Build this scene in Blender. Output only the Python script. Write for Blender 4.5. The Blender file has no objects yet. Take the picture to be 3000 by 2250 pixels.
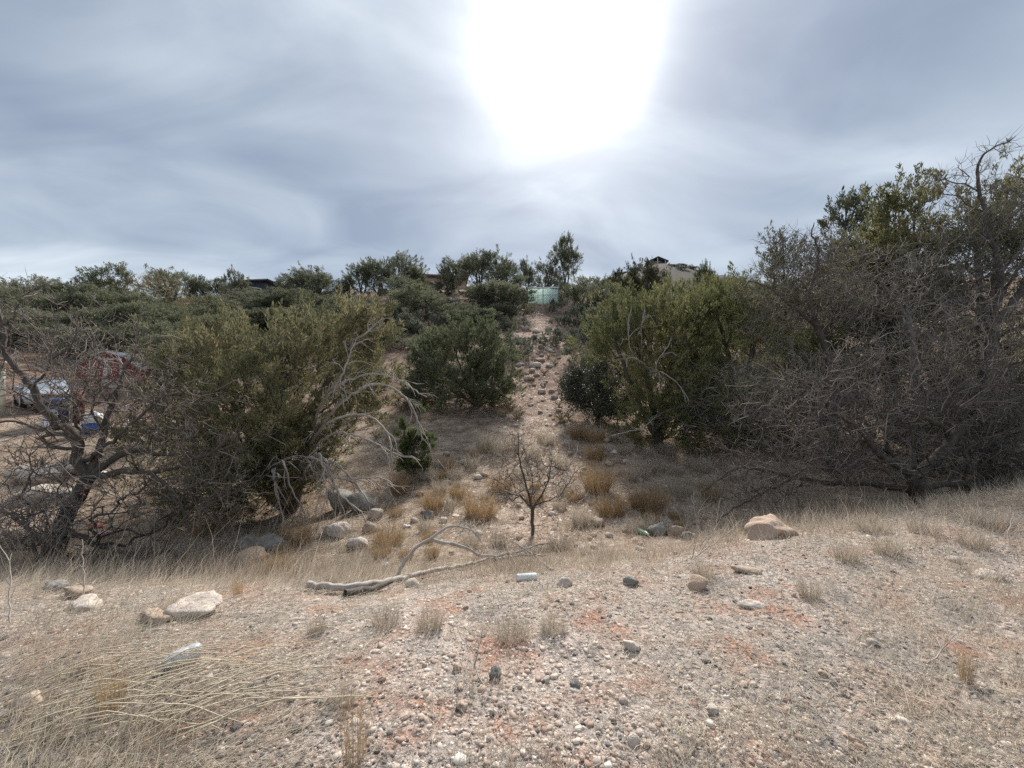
import bpy, math
import numpy as np

# ------------------------------------------------------------------ camera, sky, sun, exposure
sc = bpy.context.scene
F, CAMZ = 1172.0, 1.6                      # focal length in photo pixels (3000 wide), eye height in metres
SUN_AZ, SUN_EL = math.radians(8.0), math.radians(40.0)   # right of the view axis, above the horizon
SUN_DIR = (math.sin(SUN_AZ) * math.cos(SUN_EL), math.cos(SUN_AZ) * math.cos(SUN_EL), math.sin(SUN_EL))

cam_data = bpy.data.cameras.new("camera")
cam_data.sensor_width = 36.0
cam_data.lens = 36.0 * F / 3000.0
cam_data.clip_start, cam_data.clip_end = 0.05, 6000.0
cam = bpy.data.objects.new("camera", cam_data)
cam.location = (0, 0, CAMZ)
cam.rotation_euler = (math.radians(90), 0, 0)
sc.collection.objects.link(cam)
sc.camera = cam

sc.view_settings.view_transform = 'Standard'
sc.view_settings.look = 'None'
sc.view_settings.gamma = 1.0
sc.view_settings.exposure = 1.28
sc.view_settings.use_curve_mapping = False
sc.cycles.max_bounces = 5
sc.cycles.diffuse_bounces = 3
sc.cycles.transmission_bounces = 3
sc.cycles.volume_bounces = 0
sc.cycles.use_denoising = False
sc.cycles.sample_clamp_indirect = 3.0
sc.cycles.sample_clamp_direct = 4.0
sc.render.filter_size = 1.2


class NT:
    """tiny node-tree helper"""
    def __init__(self, tree):
        self.t = tree
        tree.nodes.clear()

    def n(self, kind, **kw):
        nd = self.t.nodes.new(kind)
        for k, v in kw.items():
            setattr(nd, k, v)
        return nd

    def l(self, a, b):
        self.t.links.new(a, b)

    def inp(self, sock, v):
        if hasattr(v, 'is_output') or isinstance(v, bpy.types.NodeSocket):
            self.l(v, sock)
        else:
            sock.default_value = v

    def math(self, op, a, b=None, c=None, clamp=False):
        nd = self.n('ShaderNodeMath', operation=op, use_clamp=clamp)
        self.inp(nd.inputs[0], a)
        if b is not None:
            self.inp(nd.inputs[1], b)
        if c is not None:
            self.inp(nd.inputs[2], c)
        return nd.outputs[0]

    def vmath(self, op, a, b=None):
        nd = self.n('ShaderNodeVectorMath', operation=op)
        self.inp(nd.inputs[0], a)
        if b is not None:
            self.inp(nd.inputs[1], b)
        return nd

    def mix(self, fac, a, b, blend='MIX'):
        nd = self.n('ShaderNodeMix', data_type='RGBA', blend_type=blend)
        self.inp(nd.inputs[0], fac)
        self.inp(nd.inputs[6], a if not isinstance(a, tuple) else (*a[:3], 1))
        self.inp(nd.inputs[7], b if not isinstance(b, tuple) else (*b[:3], 1))
        return nd.outputs[2]

    def noise(self, vec, scale, detail=3, rough=0.55, dist=0.0):
        nd = self.n('ShaderNodeTexNoise')
        if vec is not None:
            self.l(vec, nd.inputs['Vector'])
        nd.inputs['Scale'].default_value = scale
        nd.inputs['Detail'].default_value = detail
        nd.inputs['Roughness'].default_value = rough
        nd.inputs['Distortion'].default_value = dist
        return nd.outputs['Fac']

    def ramp(self, fac, stops, interp='LINEAR'):
        nd = self.n('ShaderNodeValToRGB')
        self.inp(nd.inputs[0], fac)
        cr = nd.color_ramp
        cr.interpolation = interp
        while len(cr.elements) > 1:
            cr.elements.remove(cr.elements[-1])
        cr.elements[0].position = stops[0][0]
        cr.elements[0].color = (*stops[0][1], 1)
        for p, c in stops[1:]:
            e = cr.elements.new(p)
            e.color = (*c, 1)
        return nd.outputs[0]

    def step(self, fac, a, b):
        nd = self.n('ShaderNodeMapRange', interpolation_type='SMOOTHSTEP')
        self.inp(nd.inputs[0], fac)
        nd.inputs[1].default_value = a
        nd.inputs[2].default_value = b
        return nd.outputs[0]


world = bpy.data.worlds.new("World")
sc.world = world
world.use_nodes = True
w = NT(world.node_tree)
out = w.n('ShaderNodeOutputWorld')
bg = w.n('ShaderNodeBackground')
bg.inputs[1].default_value = 0.1
w.l(bg.outputs[0], out.inputs[0])
sky = w.n('ShaderNodeTexSky', sky_type='NISHITA')
sky.sun_disc = False
sky.sun_elevation, sky.sun_rotation = SUN_EL, SUN_AZ
sky.altitude, sky.dust_density = 1300.0, 2.0
tc = w.n('ShaderNodeTexCoord')
d = w.vmath('NORMALIZE', tc.outputs['Generated']).outputs[0]
sep = w.n('ShaderNodeSeparateXYZ')
w.l(d, sep.inputs[0])
den = w.math('ADD', w.math('MAXIMUM', sep.outputs[2], 0.0), 0.22)
cp = w.n('ShaderNodeCombineXYZ')
w.l(w.math('DIVIDE', sep.outputs[0], den), cp.inputs[0])
w.l(w.math('MULTIPLY', w.math('DIVIDE', sep.outputs[1], den), 0.75), cp.inputs[1])
mp = w.n('ShaderNodeMapping')
mp.inputs['Rotation'].default_value = (0, 0, math.radians(-38))
mp.inputs['Scale'].default_value = (0.75, 1.7, 1)
mp.inputs['Location'].default_value = (3.1, 1.7, 0.4)
w.l(cp.outputs[0], mp.inputs[0])
broad = w.noise(mp.outputs[0], 0.75, 3, 0.45, 0.7)
fine = w.noise(mp.outputs[0], 1.7, 6, 0.5, 0.8)
cl = w.math('ADD', w.math('MULTIPLY', broad, 0.6), w.math('MULTIPLY', fine, 0.4))
dot = w.vmath('DOT_PRODUCT', d, SUN_DIR).outputs['Value']
ang = w.math('MULTIPLY', w.math('ARCCOSINE', w.math('MINIMUM', dot, 0.99999)), 180 / math.pi)
ang = w.math('MULTIPLY', ang, w.math('ADD', 1.5, w.math('MULTIPLY', cl, -1.0)))
g1 = w.math('EXPONENT', w.math('MULTIPLY', w.math('DIVIDE', ang, 2.7), -1.0))
g2 = w.math('EXPONENT', w.math('MULTIPLY', w.math('DIVIDE', ang, 11.0), -1.0))
glow = w.math('ADD', w.math('MULTIPLY', g1, 75.0), w.math('MULTIPLY', g2, 3.4))
ccol = w.ramp(cl, [(0.37, (0.112, 0.137, 0.180)), (0.45, (0.158, 0.187, 0.226)), (0.53, (0.212, 0.243, 0.278)), (0.62, (0.295, 0.325, 0.352))])
cs = w.vmath('MULTIPLY', ccol, (10, 10, 10)).outputs[0]
skyc = w.mix(0.93, sky.outputs[0], cs)
gc = w.n('ShaderNodeCombineXYZ')
w.l(glow, gc.inputs[0])
w.l(glow, gc.inputs[1])
w.l(w.math('MULTIPLY', glow, 0.98), gc.inputs[2])
w.l(w.vmath('ADD', skyc, gc.outputs[0]).outputs[0], bg.inputs[0])

sun_data = bpy.data.lights.new("sun", 'SUN')
sun_data.energy = 2.7
sun_data.angle = math.radians(6.5)
sun_data.color = (1.0, 0.95, 0.87)
sun = bpy.data.objects.new("sun", sun_data)
import mathutils
sun.rotation_euler = mathutils.Vector(SUN_DIR).to_track_quat('Z', 'Y').to_euler()
sc.collection.objects.link(sun)

# ------------------------------------------------------------------ helpers
R = np.random.default_rng(11)


def P(px, py, D):
    """photo pixel + depth along the view axis -> point"""
    return np.array([(px - 1500) / F * D, D, CAMZ - (py - 1125) / F * D])


def _hash(ix, iy, s):
    n = (ix.astype(np.int64) * 374761393 + iy.astype(np.int64) * 668265263 + s * 1442695041) & 0xffffffff
    n = ((n ^ (n >> 13)) * 1274126177) & 0xffffffff
    return ((n ^ (n >> 16)) & 0xffff) / 65535.0


def vnoise(x, y, s=0):
    ix, iy = np.floor(x), np.floor(y)
    fx, fy = x - ix, y - iy
    fx, fy = fx * fx * (3 - 2 * fx), fy * fy * (3 - 2 * fy)
    ix, iy = ix.astype(np.int64), iy.astype(np.int64)
    a = _hash(ix, iy, s) * (1 - fx) + _hash(ix + 1, iy, s) * fx
    b = _hash(ix, iy + 1, s) * (1 - fx) + _hash(ix + 1, iy + 1, s) * fx
    return a * (1 - fy) + b * fy


def fbm(x, y, s=0, o=4):
    t, a, f = 0.0, 0.5, 1.0
    for i in range(o):
        t = t + a * vnoise(x * f + 17.3 * i, y * f - 9.1 * i, s + i)
        a, f = a * 0.5, f * 2.03
    return t / (1 - 0.5 ** o)


# ---- terrain: heights read from the photo (pixel x, pixel y, depth)
CTRL = [
    (0, 2250, 1.67), (750, 2250, 1.67), (1500, 2250, 1.67), (2250, 2250, 1.67), (3000, 2250, 1.67),
    (0, 1950, 2.27), (800, 1950, 2.29), (1500, 1945, 2.3), (2300, 1935, 2.32), (3000, 1915, 2.38),
    (0, 1780, 2.95), (500, 1770, 3.0), (1000, 1765, 3.08), (1500, 1755, 3.15), (2100, 1735, 3.15), (2600, 1690, 3.3), (3000, 1640, 3.65),
    (60, 1715, 3.6), (500, 1710, 3.7), (900, 1715, 3.75), (1500, 1690, 3.9), (1900, 1650, 4.05), (2280, 1565, 4.6), (2700, 1500, 5.1), (3000, 1430, 5.8),
    (60, 1672, 5.1), (500, 1675, 5.2), (900, 1668, 5.2), (1500, 1648, 5.3), (1950, 1597, 5.7), (2300, 1535, 6.5), (2700, 1490, 7.2), (3000, 1412, 8.0),
    (150, 1610, 6.5), (700, 1610, 6.5), (1000, 1560, 7.1), (1560, 1565, 6.9), (2000, 1535, 7.0), (2400, 1480, 8.2),
    (60, 1430, 9.5), (350, 1480, 8.8), (800, 1500, 8.9), (1200, 1440, 9.3), (1650, 1445, 9.3), (2100, 1410, 9.6), (2600, 1375, 9.9), (3000, 1330, 10.2),
    (60, 1330, 11.5), (400, 1330, 11.5), (900, 1330, 12), (1450, 1300, 12.5), (1900, 1290, 12.6), (2400, 1270, 12.8), (3000, 1210, 13),
    (10, 1195, 17), (100, 1235, 14.5), (200, 1215, 16), (300, 1230, 15), (500, 1190, 17), (900, 1190, 17), (1560, 1195, 16), (2000, 1170, 17), (2500, 1120, 18), (3000, 1060, 18),
    (40, 1100, 20), (315, 1140, 22), (1000, 1080, 22), (1560, 1115, 20), (2000, 1050, 24), (2600, 1000, 24),
    (100, 1015, 26), (350, 1035, 28), (700, 1010, 30), (1100, 985, 29), (1600, 1000, 28), (2000, 950, 32), (2700, 900, 32),
    (100, 925, 38), (500, 925, 40), (900, 920, 38), (1200, 915, 38), (1580, 930, 37), (2000, 890, 42), (2700, 830, 42),
    (1590, 896, 42), (100, 880, 48), (500, 880, 50), (760, 868, 50), (1000, 860, 50), (1300, 846, 52), (1600, 852, 50), (2000, 860, 52), (2700, 810, 55),
    (100, 900, 75), (760, 900, 75), (1300, 880, 75), (1600, 880, 75), (2000, 860, 72), (2700, 830, 75),
    (1930, 776, 120), (1850, 800, 118), (1740, 850, 118), (2000, 786, 119), (2060, 802, 118), (2150, 840, 118), (2300, 880, 118), (1500, 900, 118),
    (100, 1000, 120), (900, 1000, 120), (3000, 900, 120), (1930, 1040, 220), (100, 1080, 220), (3000, 1080, 220), (1400, 1080, 220), (2400, 1060, 220),
]
_cp = np.array(CTRL, float)
_u, _v = (_cp[:, 0] - 1500) / F, np.log(_cp[:, 2])
_z = CAMZ - (_cp[:, 1] - 1125) / F * _cp[:, 2]
_n = len(_cp)
_phi = np.sqrt((_u[:, None] - _u) ** 2 + (_v[:, None] - _v) ** 2 + 0.12 ** 2)
_A = np.zeros((_n + 3, _n + 3))
_A[:_n, :_n] = _phi - np.eye(_n) * 0.01
_A[:_n, _n:] = np.c_[np.ones(_n), _u, _v]
_A[_n:, :_n] = _A[:_n, _n:].T
_W = np.linalg.solve(_A, np.r_[_z, 0, 0, 0])


def gz(x, y, detail=True):
    x, y = np.atleast_1d(np.asarray(x, float)), np.atleast_1d(np.asarray(y, float))
    yy = np.clip(y, 1.5, 230)
    u = np.clip(x / yy, -1.7, 1.7)
    v = np.log(yy)
    z = _W[_n] + _W[_n + 1] * u + _W[_n + 2] * v
    for i in range(_n):
        z = z + _W[i] * np.sqrt((u - _u[i]) ** 2 + (v - _v[i]) ** 2 + 0.12 ** 2)
    if detail:
        z = z + 0.05 * (fbm(x * 0.9, y * 0.9, 3) - 0.5) + 0.035 * (fbm(x * 3.5, y * 3.5, 9, 3) - 0.5)
        far = np.clip((y - 9) / 12, 0, 1)
        z = z + far * (0.5 * (fbm(x * 0.22, y * 0.22, 21) - 0.5) + 0.16 * (fbm(x * 1.1, y * 1.1, 31, 3) - 0.5))
    return z


def g1z(x, y):
    return float(gz(x, y)[0])


_HD = np.exp(np.linspace(math.log(1.45), math.log(140), 500))


def hit(px, py):
    """where the ray through a photo pixel meets the ground"""
    x = (px - 1500) / F * _HD
    z = CAMZ - (py - 1125) / F * _HD
    dz = z - gz(x, _HD)
    below = np.nonzero(dz < 0)[0]
    i = below[0] if len(below) else len(_HD) - 1
    i = max(i, 1)
    t = dz[i - 1] / (dz[i - 1] - dz[i] + 1e-9)
    D = _HD[i - 1] + t * (_HD[i] - _HD[i - 1])
    p = P(px, py, D)
    p[2] = g1z(p[0], p[1])
    return p


class MB:
    """collects triangles and quads into one mesh"""
    def __init__(self):
        self.v, self.t, self.q, self.c, self.n = [], [], [], [], 0

    def add(self, v, tris=None, quads=None, tint=0.5):
        v = np.asarray(v, float).reshape(-1, 3)
        if tris is not None and len(tris):
            self.t.append(np.asarray(tris, np.int64).reshape(-1, 3) + self.n)
        if quads is not None and len(quads):
            self.q.append(np.asarray(quads, np.int64).reshape(-1, 4) + self.n)
        self.v.append(v)
        self.c.append(np.broadcast_to(np.asarray(tint, float), (len(v),)))
        self.n += len(v)
        return self

    def box(self, c, s, rz=0.0, tint=0.5, taper=1.0):
        o = np.array([[-1, -1, -1], [1, -1, -1], [1, 1, -1], [-1, 1, -1], [-1, -1, 1], [1, -1, 1], [1, 1, 1], [-1, 1, 1]], float) * 0.5
        o[4:, :2] *= taper
        o = o * np.array(s)
        ca, sa = math.cos(rz), math.sin(rz)
        o = np.c_[o[:, 0] * ca - o[:, 1] * sa, o[:, 0] * sa + o[:, 1] * ca, o[:, 2]] + np.array(c)
        return self.add(o, quads=[[0, 3, 2, 1], [4, 5, 6, 7], [0, 1, 5, 4], [1, 2, 6, 5], [2, 3, 7, 6], [3, 0, 4, 7]], tint=tint)

    def prism(self, poly, depth, y0=0.0, tint=0.5):
        """polygon in x,z extruded along +y"""
        poly = np.asarray(poly, float)
        k = len(poly)
        a = np.c_[poly[:, 0], np.full(k, y0), poly[:, 1]]
        b = a + [0, depth, 0]
        qs = [[i, (i + 1) % k, k + (i + 1) % k, k + i] for i in range(k)]
        ts = [[0, i + 1, i] for i in range(1, k - 1)] + [[k, k + i, k + i + 1] for i in range(1, k - 1)]
        return self.add(np.vstack([a, b]), tris=ts, quads=qs, tint=tint)

    def lathe(self, prof, k=20, a=None, b=None, tint=0.5):
        """profile (t along axis in metres, r) turned about the axis from a towards b"""
        a, b = np.array(a, float), np.array(b, float)
        dz = (b - a) / np.linalg.norm(b - a)
        ref = np.array([0, 0, 1.0]) if abs(dz[2]) < 0.9 else np.array([1.0, 0, 0])
        ux = np.cross(dz, ref)
        ux /= np.linalg.norm(ux)
        uy = np.cross(dz, ux)
        th = np.arange(k) * 2 * math.pi / k
        vs = [a + dz * t + r * (np.cos(th)[:, None] * ux + np.sin(th)[:, None] * uy) for t, r in prof]
        m = len(prof)
        qs = [[i * k + j, i * k + (j + 1) % k, (i + 1) * k + (j + 1) % k, (i + 1) * k + j] for i in range(m - 1) for j in range(k)]
        return self.add(np.vstack(vs), quads=qs, tint=tint)

    def mesh(self, name, mat, smooth=False):
        me = bpy.data.meshes.new(name)
        v = np.vstack(self.v)
        t = np.vstack(self.t) if self.t else np.zeros((0, 3), np.int64)
        q = np.vstack(self.q) if self.q else np.zeros((0, 4), np.int64)
        me.vertices.add(len(v))
        me.vertices.foreach_set('co', v.astype(np.float32).ravel())
        li = np.r_[t.ravel(), q.ravel()].astype(np.int32)
        me.loops.add(len(li))
        me.loops.foreach_set('vertex_index', li)
        me.polygons.add(len(t) + len(q))
        me.polygons.foreach_set('loop_start', np.r_[np.arange(len(t)) * 3, len(t) * 3 + np.arange(len(q)) * 4].astype(np.int32))
        if smooth:
            me.polygons.foreach_set('use_smooth', np.ones(len(t) + len(q), bool))
        at = me.attributes.new('tint', 'FLOAT', 'POINT')
        at.data.foreach_set('value', np.concatenate(self.c).astype(np.float32))
        me.update(calc_edges=True)
        me.materials.append(mat)
        return me

    def build(self, name, mat, parent=None, smooth=False, loc=None):
        o = bpy.data.objects.new(name, self.mesh(name, mat, smooth))
        sc.collection.objects.link(o)
        if parent is not None:
            o.parent = parent
        if loc is not None:
            o.location = loc
        return o


def obj(name, mesh, parent=None):
    o = bpy.data.objects.new(name, mesh)
    sc.collection.objects.link(o)
    o.parent = parent
    return o


def tag(o, label=None, cat=None, group=None, kind=None):
    for k, v in (('label', label), ('category', cat), ('group', group), ('kind', kind)):
        if v:
            o[k] = v
    return o


def thing(name, label, cat, loc=(0, 0, 0), rz=0.0, group=None):
    o = bpy.data.objects.new(name, None)
    o.empty_display_size = 0.1
    o.location = loc
    o.rotation_euler = (0, 0, rz)
    sc.collection.objects.link(o)
    return tag(o, label, cat, group)


# ------------------------------------------------------------------ materials
def mat_new(name):
    m = bpy.data.materials.new(name)
    m.use_nodes = True
    t = NT(m.node_tree)
    o = t.n('ShaderNodeOutputMaterial')
    return m, t, o


def tint_of(t):
    a = t.n('ShaderNodeAttribute', attribute_name='tint')
    return a.outputs['Fac']


def mat_leaf(name, stops, transl=0.3, rough=0.75, objcol=True):
    m, t, o = mat_new(name)
    c = t.ramp(tint_of(t), stops)
    if objcol:
        oi = t.n('ShaderNodeObjectInfo')
        c = t.mix(1.0, c, oi.outputs['Color'], 'MULTIPLY')
    b = t.n('ShaderNodeBsdfPrincipled')
    t.l(c, b.inputs['Base Color'])
    b.inputs['Roughness'].default_value = rough
    b.inputs['Specular IOR Level'].default_value = 0.25
    tr = t.n('ShaderNodeBsdfTranslucent')
    t.l(c, tr.inputs[0])
    mx = t.n('ShaderNodeMixShader')
    mx.inputs[0].default_value = transl
    t.l(b.outputs[0], mx.inputs[1])
    t.l(tr.outputs[0], mx.inputs[2])
    t.l(mx.outputs[0], o.inputs[0])
    return m


def mat_wood(name, a, b, scale=14.0, bump=0.5):
    m, t, o = mat_new(name)
    g = t.n('ShaderNodeNewGeometry')
    mpn = t.n('ShaderNodeMapping')
    mpn.inputs['Scale'].default_value = (1, 1, 0.3)
    t.l(g.outputs['Position'], mpn.inputs[0])
    nz = t.noise(mpn.outputs[0], scale, 4, 0.65)
    c = t.ramp(nz, [(0.3, a), (0.7, b)])
    c2 = t.mix(t.math('MULTIPLY', tint_of(t), 0.9), c, b)
    p = t.n('ShaderNodeBsdfPrincipled')
    t.l(c2, p.inputs['Base Color'])
    p.inputs['Roughness'].default_value = 0.85
    p.inputs['Specular IOR Level'].default_value = 0.3
    bp = t.n('ShaderNodeBump')
    bp.inputs['Strength'].default_value = bump
    bp.inputs['Distance'].default_value = 0.01
    t.l(t.noise(mpn.outputs[0], scale * 3, 3), bp.inputs['Height'])
    t.l(bp.outputs[0], p.inputs['Normal'])
    t.l(p.outputs[0], o.inputs[0])
    return m


def mat_plain(name, col, rough=0.6, var=0.12, scale=6.0, metallic=0.0, spec=0.4, trans=0.0, bump=0.0):
    m, t, o = mat_new(name)
    tcn = t.n('ShaderNodeTexCoord')
    nz = t.noise(tcn.outputs['Object'], scale, 5, 0.6)
    lo = tuple(max(0, x * (1 - var * 2)) for x in col)
    hi = tuple(min(1, x * (1 + var)) for x in col)
    c = t.ramp(nz, [(0.3, lo), (0.65, hi)])
    p = t.n('ShaderNodeBsdfPrincipled')
    t.l(c, p.inputs['Base Color'])
    p.inputs['Roughness'].default_value = rough
    p.inputs['Metallic'].default_value = metallic
    p.inputs['Specular IOR Level'].default_value = spec
    p.inputs['Transmission Weight'].default_value = trans
    if bump:
        bp = t.n('ShaderNodeBump')
        bp.inputs['Strength'].default_value = bump
        bp.inputs['Distance'].default_value = 0.02
        t.l(t.noise(tcn.outputs['Object'], scale * 4, 4, 0.65), bp.inputs['Height'])
        t.l(bp.outputs[0], p.inputs['Normal'])
    t.l(p.outputs[0], o.inputs[0])
    return m


def mat_rock(name, a, b, c3, scale=5.0):
    m, t, o = mat_new(name)
    g = t.n('ShaderNodeNewGeometry')
    n1 = t.noise(g.outputs['Position'], scale, 6, 0.7)
    n2 = t.noise(g.outputs['Position'], scale * 5, 4, 0.7)
    c = t.ramp(n1, [(0.35, a), (0.65, b)])
    c = t.mix(t.step(n2, 0.54, 0.66), c, c3)
    p = t.n('ShaderNodeBsdfPrincipled')
    t.l(c, p.inputs['Base Color'])
    p.inputs['Roughness'].default_value = 0.92
    p.inputs['Specular IOR Level'].default_value = 0.2
    bp = t.n('ShaderNodeBump')
    bp.inputs['Strength'].default_value = 0.8
    bp.inputs['Distance'].default_value = 0.03
    t.l(t.math('ADD', n1, t.math('MULTIPLY', n2, 0.6)), bp.inputs['Height'])
    t.l(bp.outputs[0], p.inputs['Normal'])
    t.l(p.outputs[0], o.inputs[0])
    return m


def mat_ground():
    m, t, o = mat_new("dirt")
    g = t.n('ShaderNodeNewGeometry')
    pos = g.outputs['Position']
    sp = t.n('ShaderNodeSeparateXYZ')
    t.l(pos, sp.inputs[0])
    n_big = t.noise(pos, 0.55, 4, 0.6)
    n_mid = t.noise(pos, 2.3, 5, 0.62)
    n_fine = t.noise(pos, 26.0, 5, 0.7)
    n_grit = t.noise(pos, 95.0, 3, 0.7)
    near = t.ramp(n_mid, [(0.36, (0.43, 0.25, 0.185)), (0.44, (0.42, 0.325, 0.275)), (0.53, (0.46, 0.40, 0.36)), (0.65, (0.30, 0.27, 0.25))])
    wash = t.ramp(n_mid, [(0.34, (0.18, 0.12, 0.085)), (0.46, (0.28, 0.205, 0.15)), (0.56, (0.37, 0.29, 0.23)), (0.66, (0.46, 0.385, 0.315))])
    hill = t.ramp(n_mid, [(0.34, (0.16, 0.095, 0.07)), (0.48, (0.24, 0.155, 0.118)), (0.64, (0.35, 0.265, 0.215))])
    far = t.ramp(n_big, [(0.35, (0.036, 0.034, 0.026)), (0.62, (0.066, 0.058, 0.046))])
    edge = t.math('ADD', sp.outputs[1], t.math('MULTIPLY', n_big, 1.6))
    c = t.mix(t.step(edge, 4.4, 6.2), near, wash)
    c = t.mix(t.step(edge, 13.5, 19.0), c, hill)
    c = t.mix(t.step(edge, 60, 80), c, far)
    grit = t.ramp(n_fine, [(0.36, (0.34, 0.33, 0.32)), (0.5, (1, 1, 1)), (0.64, (1.4, 1.37, 1.33))])
    c = t.mix(0.85, c, grit, 'MULTIPLY')
    gg = t.ramp(n_grit, [(0.36, (0.55, 0.53, 0.52)), (0.52, (1, 1, 1)), (0.66, (1.4, 1.38, 1.34))])
    c = t.mix(0.6, c, gg, 'MULTIPLY')
    p = t.n('ShaderNodeBsdfPrincipled')
    t.l(c, p.inputs['Base Color'])
    p.inputs['Roughness'].default_value = 0.95
    p.inputs['Specular IOR Level'].default_value = 0.15
    bp = t.n('ShaderNodeBump')
    bp.inputs['Strength'].default_value = 0.9
    bp.inputs['Distance'].default_value = 0.03
    t.l(t.math('ADD', n_fine, t.math('MULTIPLY', n_grit, 0.4)), bp.inputs['Height'])
    t.l(bp.outputs[0], p.inputs['Normal'])
    t.l(p.outputs[0], o.inputs[0])
    return m


def mat_tint(name, stops, rough=0.9, transl=0.0):
    m, t, o = mat_new(name)
    c = t.ramp(tint_of(t), stops)
    p = t.n('ShaderNodeBsdfPrincipled')
    t.l(c, p.inputs['Base Color'])
    p.inputs['Roughness'].default_value = rough
    p.inputs['Specular IOR Level'].default_value = 0.25
    sh = p.outputs[0]
    if transl:
        tr = t.n('ShaderNodeBsdfTranslucent')
        t.l(c, tr.inputs[0])
        mx = t.n('ShaderNodeMixShader')
        mx.inputs[0].default_value = transl
        t.l(p.outputs[0], mx.inputs[1])
        t.l(tr.outputs[0], mx.inputs[2])
        sh = mx.outputs[0]
    t.l(sh, o.inputs[0])
    return m


M = {}
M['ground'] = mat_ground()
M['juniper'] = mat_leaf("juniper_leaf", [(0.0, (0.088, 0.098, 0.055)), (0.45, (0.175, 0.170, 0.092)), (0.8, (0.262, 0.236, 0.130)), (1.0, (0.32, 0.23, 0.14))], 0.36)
M['oak'] = mat_leaf("oak_leaf", [(0.0, (0.05, 0.058, 0.040)), (0.6, (0.095, 0.102, 0.074)), (1.0, (0.16, 0.16, 0.125))], 0.2, 0.5)
M['bark'] = mat_wood("bark", (0.035, 0.029, 0.024), (0.12, 0.10, 0.085))
M['twig'] = mat_wood("twig", (0.06, 0.05, 0.044), (0.24, 0.205, 0.178), 7.0, 0.2)
M['twig_pale'] = mat_wood("twig_pale", (0.10, 0.086, 0.076), (0.38, 0.335, 0.30), 6.0, 0.2)
M['dead'] = mat_wood("dead_wood", (0.19, 0.165, 0.145), (0.44, 0.40, 0.36), 9.0, 0.4)
M['deadleaf'] = mat_tint("dead_leaf", [(0.0, (0.16, 0.10, 0.06)), (1.0, (0.40, 0.29, 0.21))], 0.9, 0.25)
M['grass'] = mat_tint("dry_grass", [(0.0, (0.22, 0.175, 0.135)), (0.4, (0.42, 0.355, 0.285)), (0.75, (0.58, 0.515, 0.43)), (1.0, (0.70, 0.63, 0.49))], 0.85, 0.3)
M['broom'] = mat_tint("orange_brush", [(0.0, (0.15, 0.11, 0.075)), (0.35, (0.30, 0.215, 0.13)), (0.75, (0.44, 0.30, 0.155)), (1.0, (0.52, 0.34, 0.17))], 0.85, 0.3)
M['gravel'] = mat_tint("gravel", [(0.0, (0.065, 0.06, 0.06)), (0.22, (0.17, 0.155, 0.15)), (0.3, (0.33, 0.215, 0.165)), (0.5, (0.43, 0.335, 0.275)), (0.75, (0.53, 0.445, 0.38)), (1.0, (0.70, 0.65, 0.58))])
M['rock_tan'] = mat_rock("tan_rock", (0.33, 0.25, 0.19), (0.48, 0.39, 0.31), (0.25, 0.18, 0.14))
M['rock_orange'] = mat_rock("orange_rock", (0.43, 0.30, 0.22), (0.53, 0.41, 0.32), (0.52, 0.45, 0.38), 7)
M['rock_grey'] = mat_rock("grey_rock", (0.15, 0.14, 0.13), (0.28, 0.265, 0.24), (0.40, 0.375, 0.32), 8)
M['rock_pale'] = mat_rock("pale_rock", (0.42, 0.36, 0.31), (0.60, 0.53, 0.46), (0.36, 0.29, 0.24), 6)

# ------------------------------------------------------------------ ground sheet
rows = np.r_[[-12, -7, -4, -2, -0.8, 0.2, 0.9], np.exp(np.linspace(math.log(1.3), math.log(62), 370)), np.exp(np.linspace(math.log(63.5), math.log(260), 60)), [400, 800, 1500]]
cols = np.linspace(-2.3, 2.3, 270)
cols = cols * (0.8 + 0.2 * np.abs(cols) / 2.3)
gx = cols[None, :] * (np.maximum(rows, 1.2)[:, None] + 1.6)
gy = np.repeat(rows[:, None], len(cols), 1)
gzz = gz(gx.ravel(), gy.ravel())
nr, nc = gx.shape
ii = (np.arange(nr - 1)[:, None] * nc + np.arange(nc - 1)[None, :]).ravel()
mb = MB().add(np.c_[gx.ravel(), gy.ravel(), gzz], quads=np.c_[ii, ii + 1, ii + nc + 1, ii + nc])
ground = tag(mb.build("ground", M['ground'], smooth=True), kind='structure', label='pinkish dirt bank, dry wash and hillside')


# ------------------------------------------------------------------ plants: skeletons, tubes, leaves
def norm(a):
    return a / (np.linalg.norm(a, axis=-1, keepdims=True) + 1e-9)


def resample(pts, step):
    pts = np.asarray(pts, float)
    if len(pts) == 2:
        n = max(2, int(np.linalg.norm(pts[1] - pts[0]) / step) + 1)
        return pts[0] + (pts[1] - pts[0]) * np.linspace(0, 1, n)[:, None]
    ext = np.vstack([2 * pts[0] - pts[1], pts, 2 * pts[-1] - pts[-2]])
    o = []
    for i in range(1, len(ext) - 2):
        n = max(1, int(np.linalg.norm(ext[i + 1] - ext[i]) / step))
        t = np.linspace(0, 1, n, endpoint=False)[:, None]
        a, b, c, e = ext[i - 1], ext[i], ext[i + 1], ext[i + 2]
        o.append(0.5 * (2 * b + (c - a) * t + (2 * a - 5 * b + 4 * c - e) * t ** 2 + (3 * b - a - 3 * c + e) * t ** 3))
    o.append(pts[-1:])
    return np.vstack(o)


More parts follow.
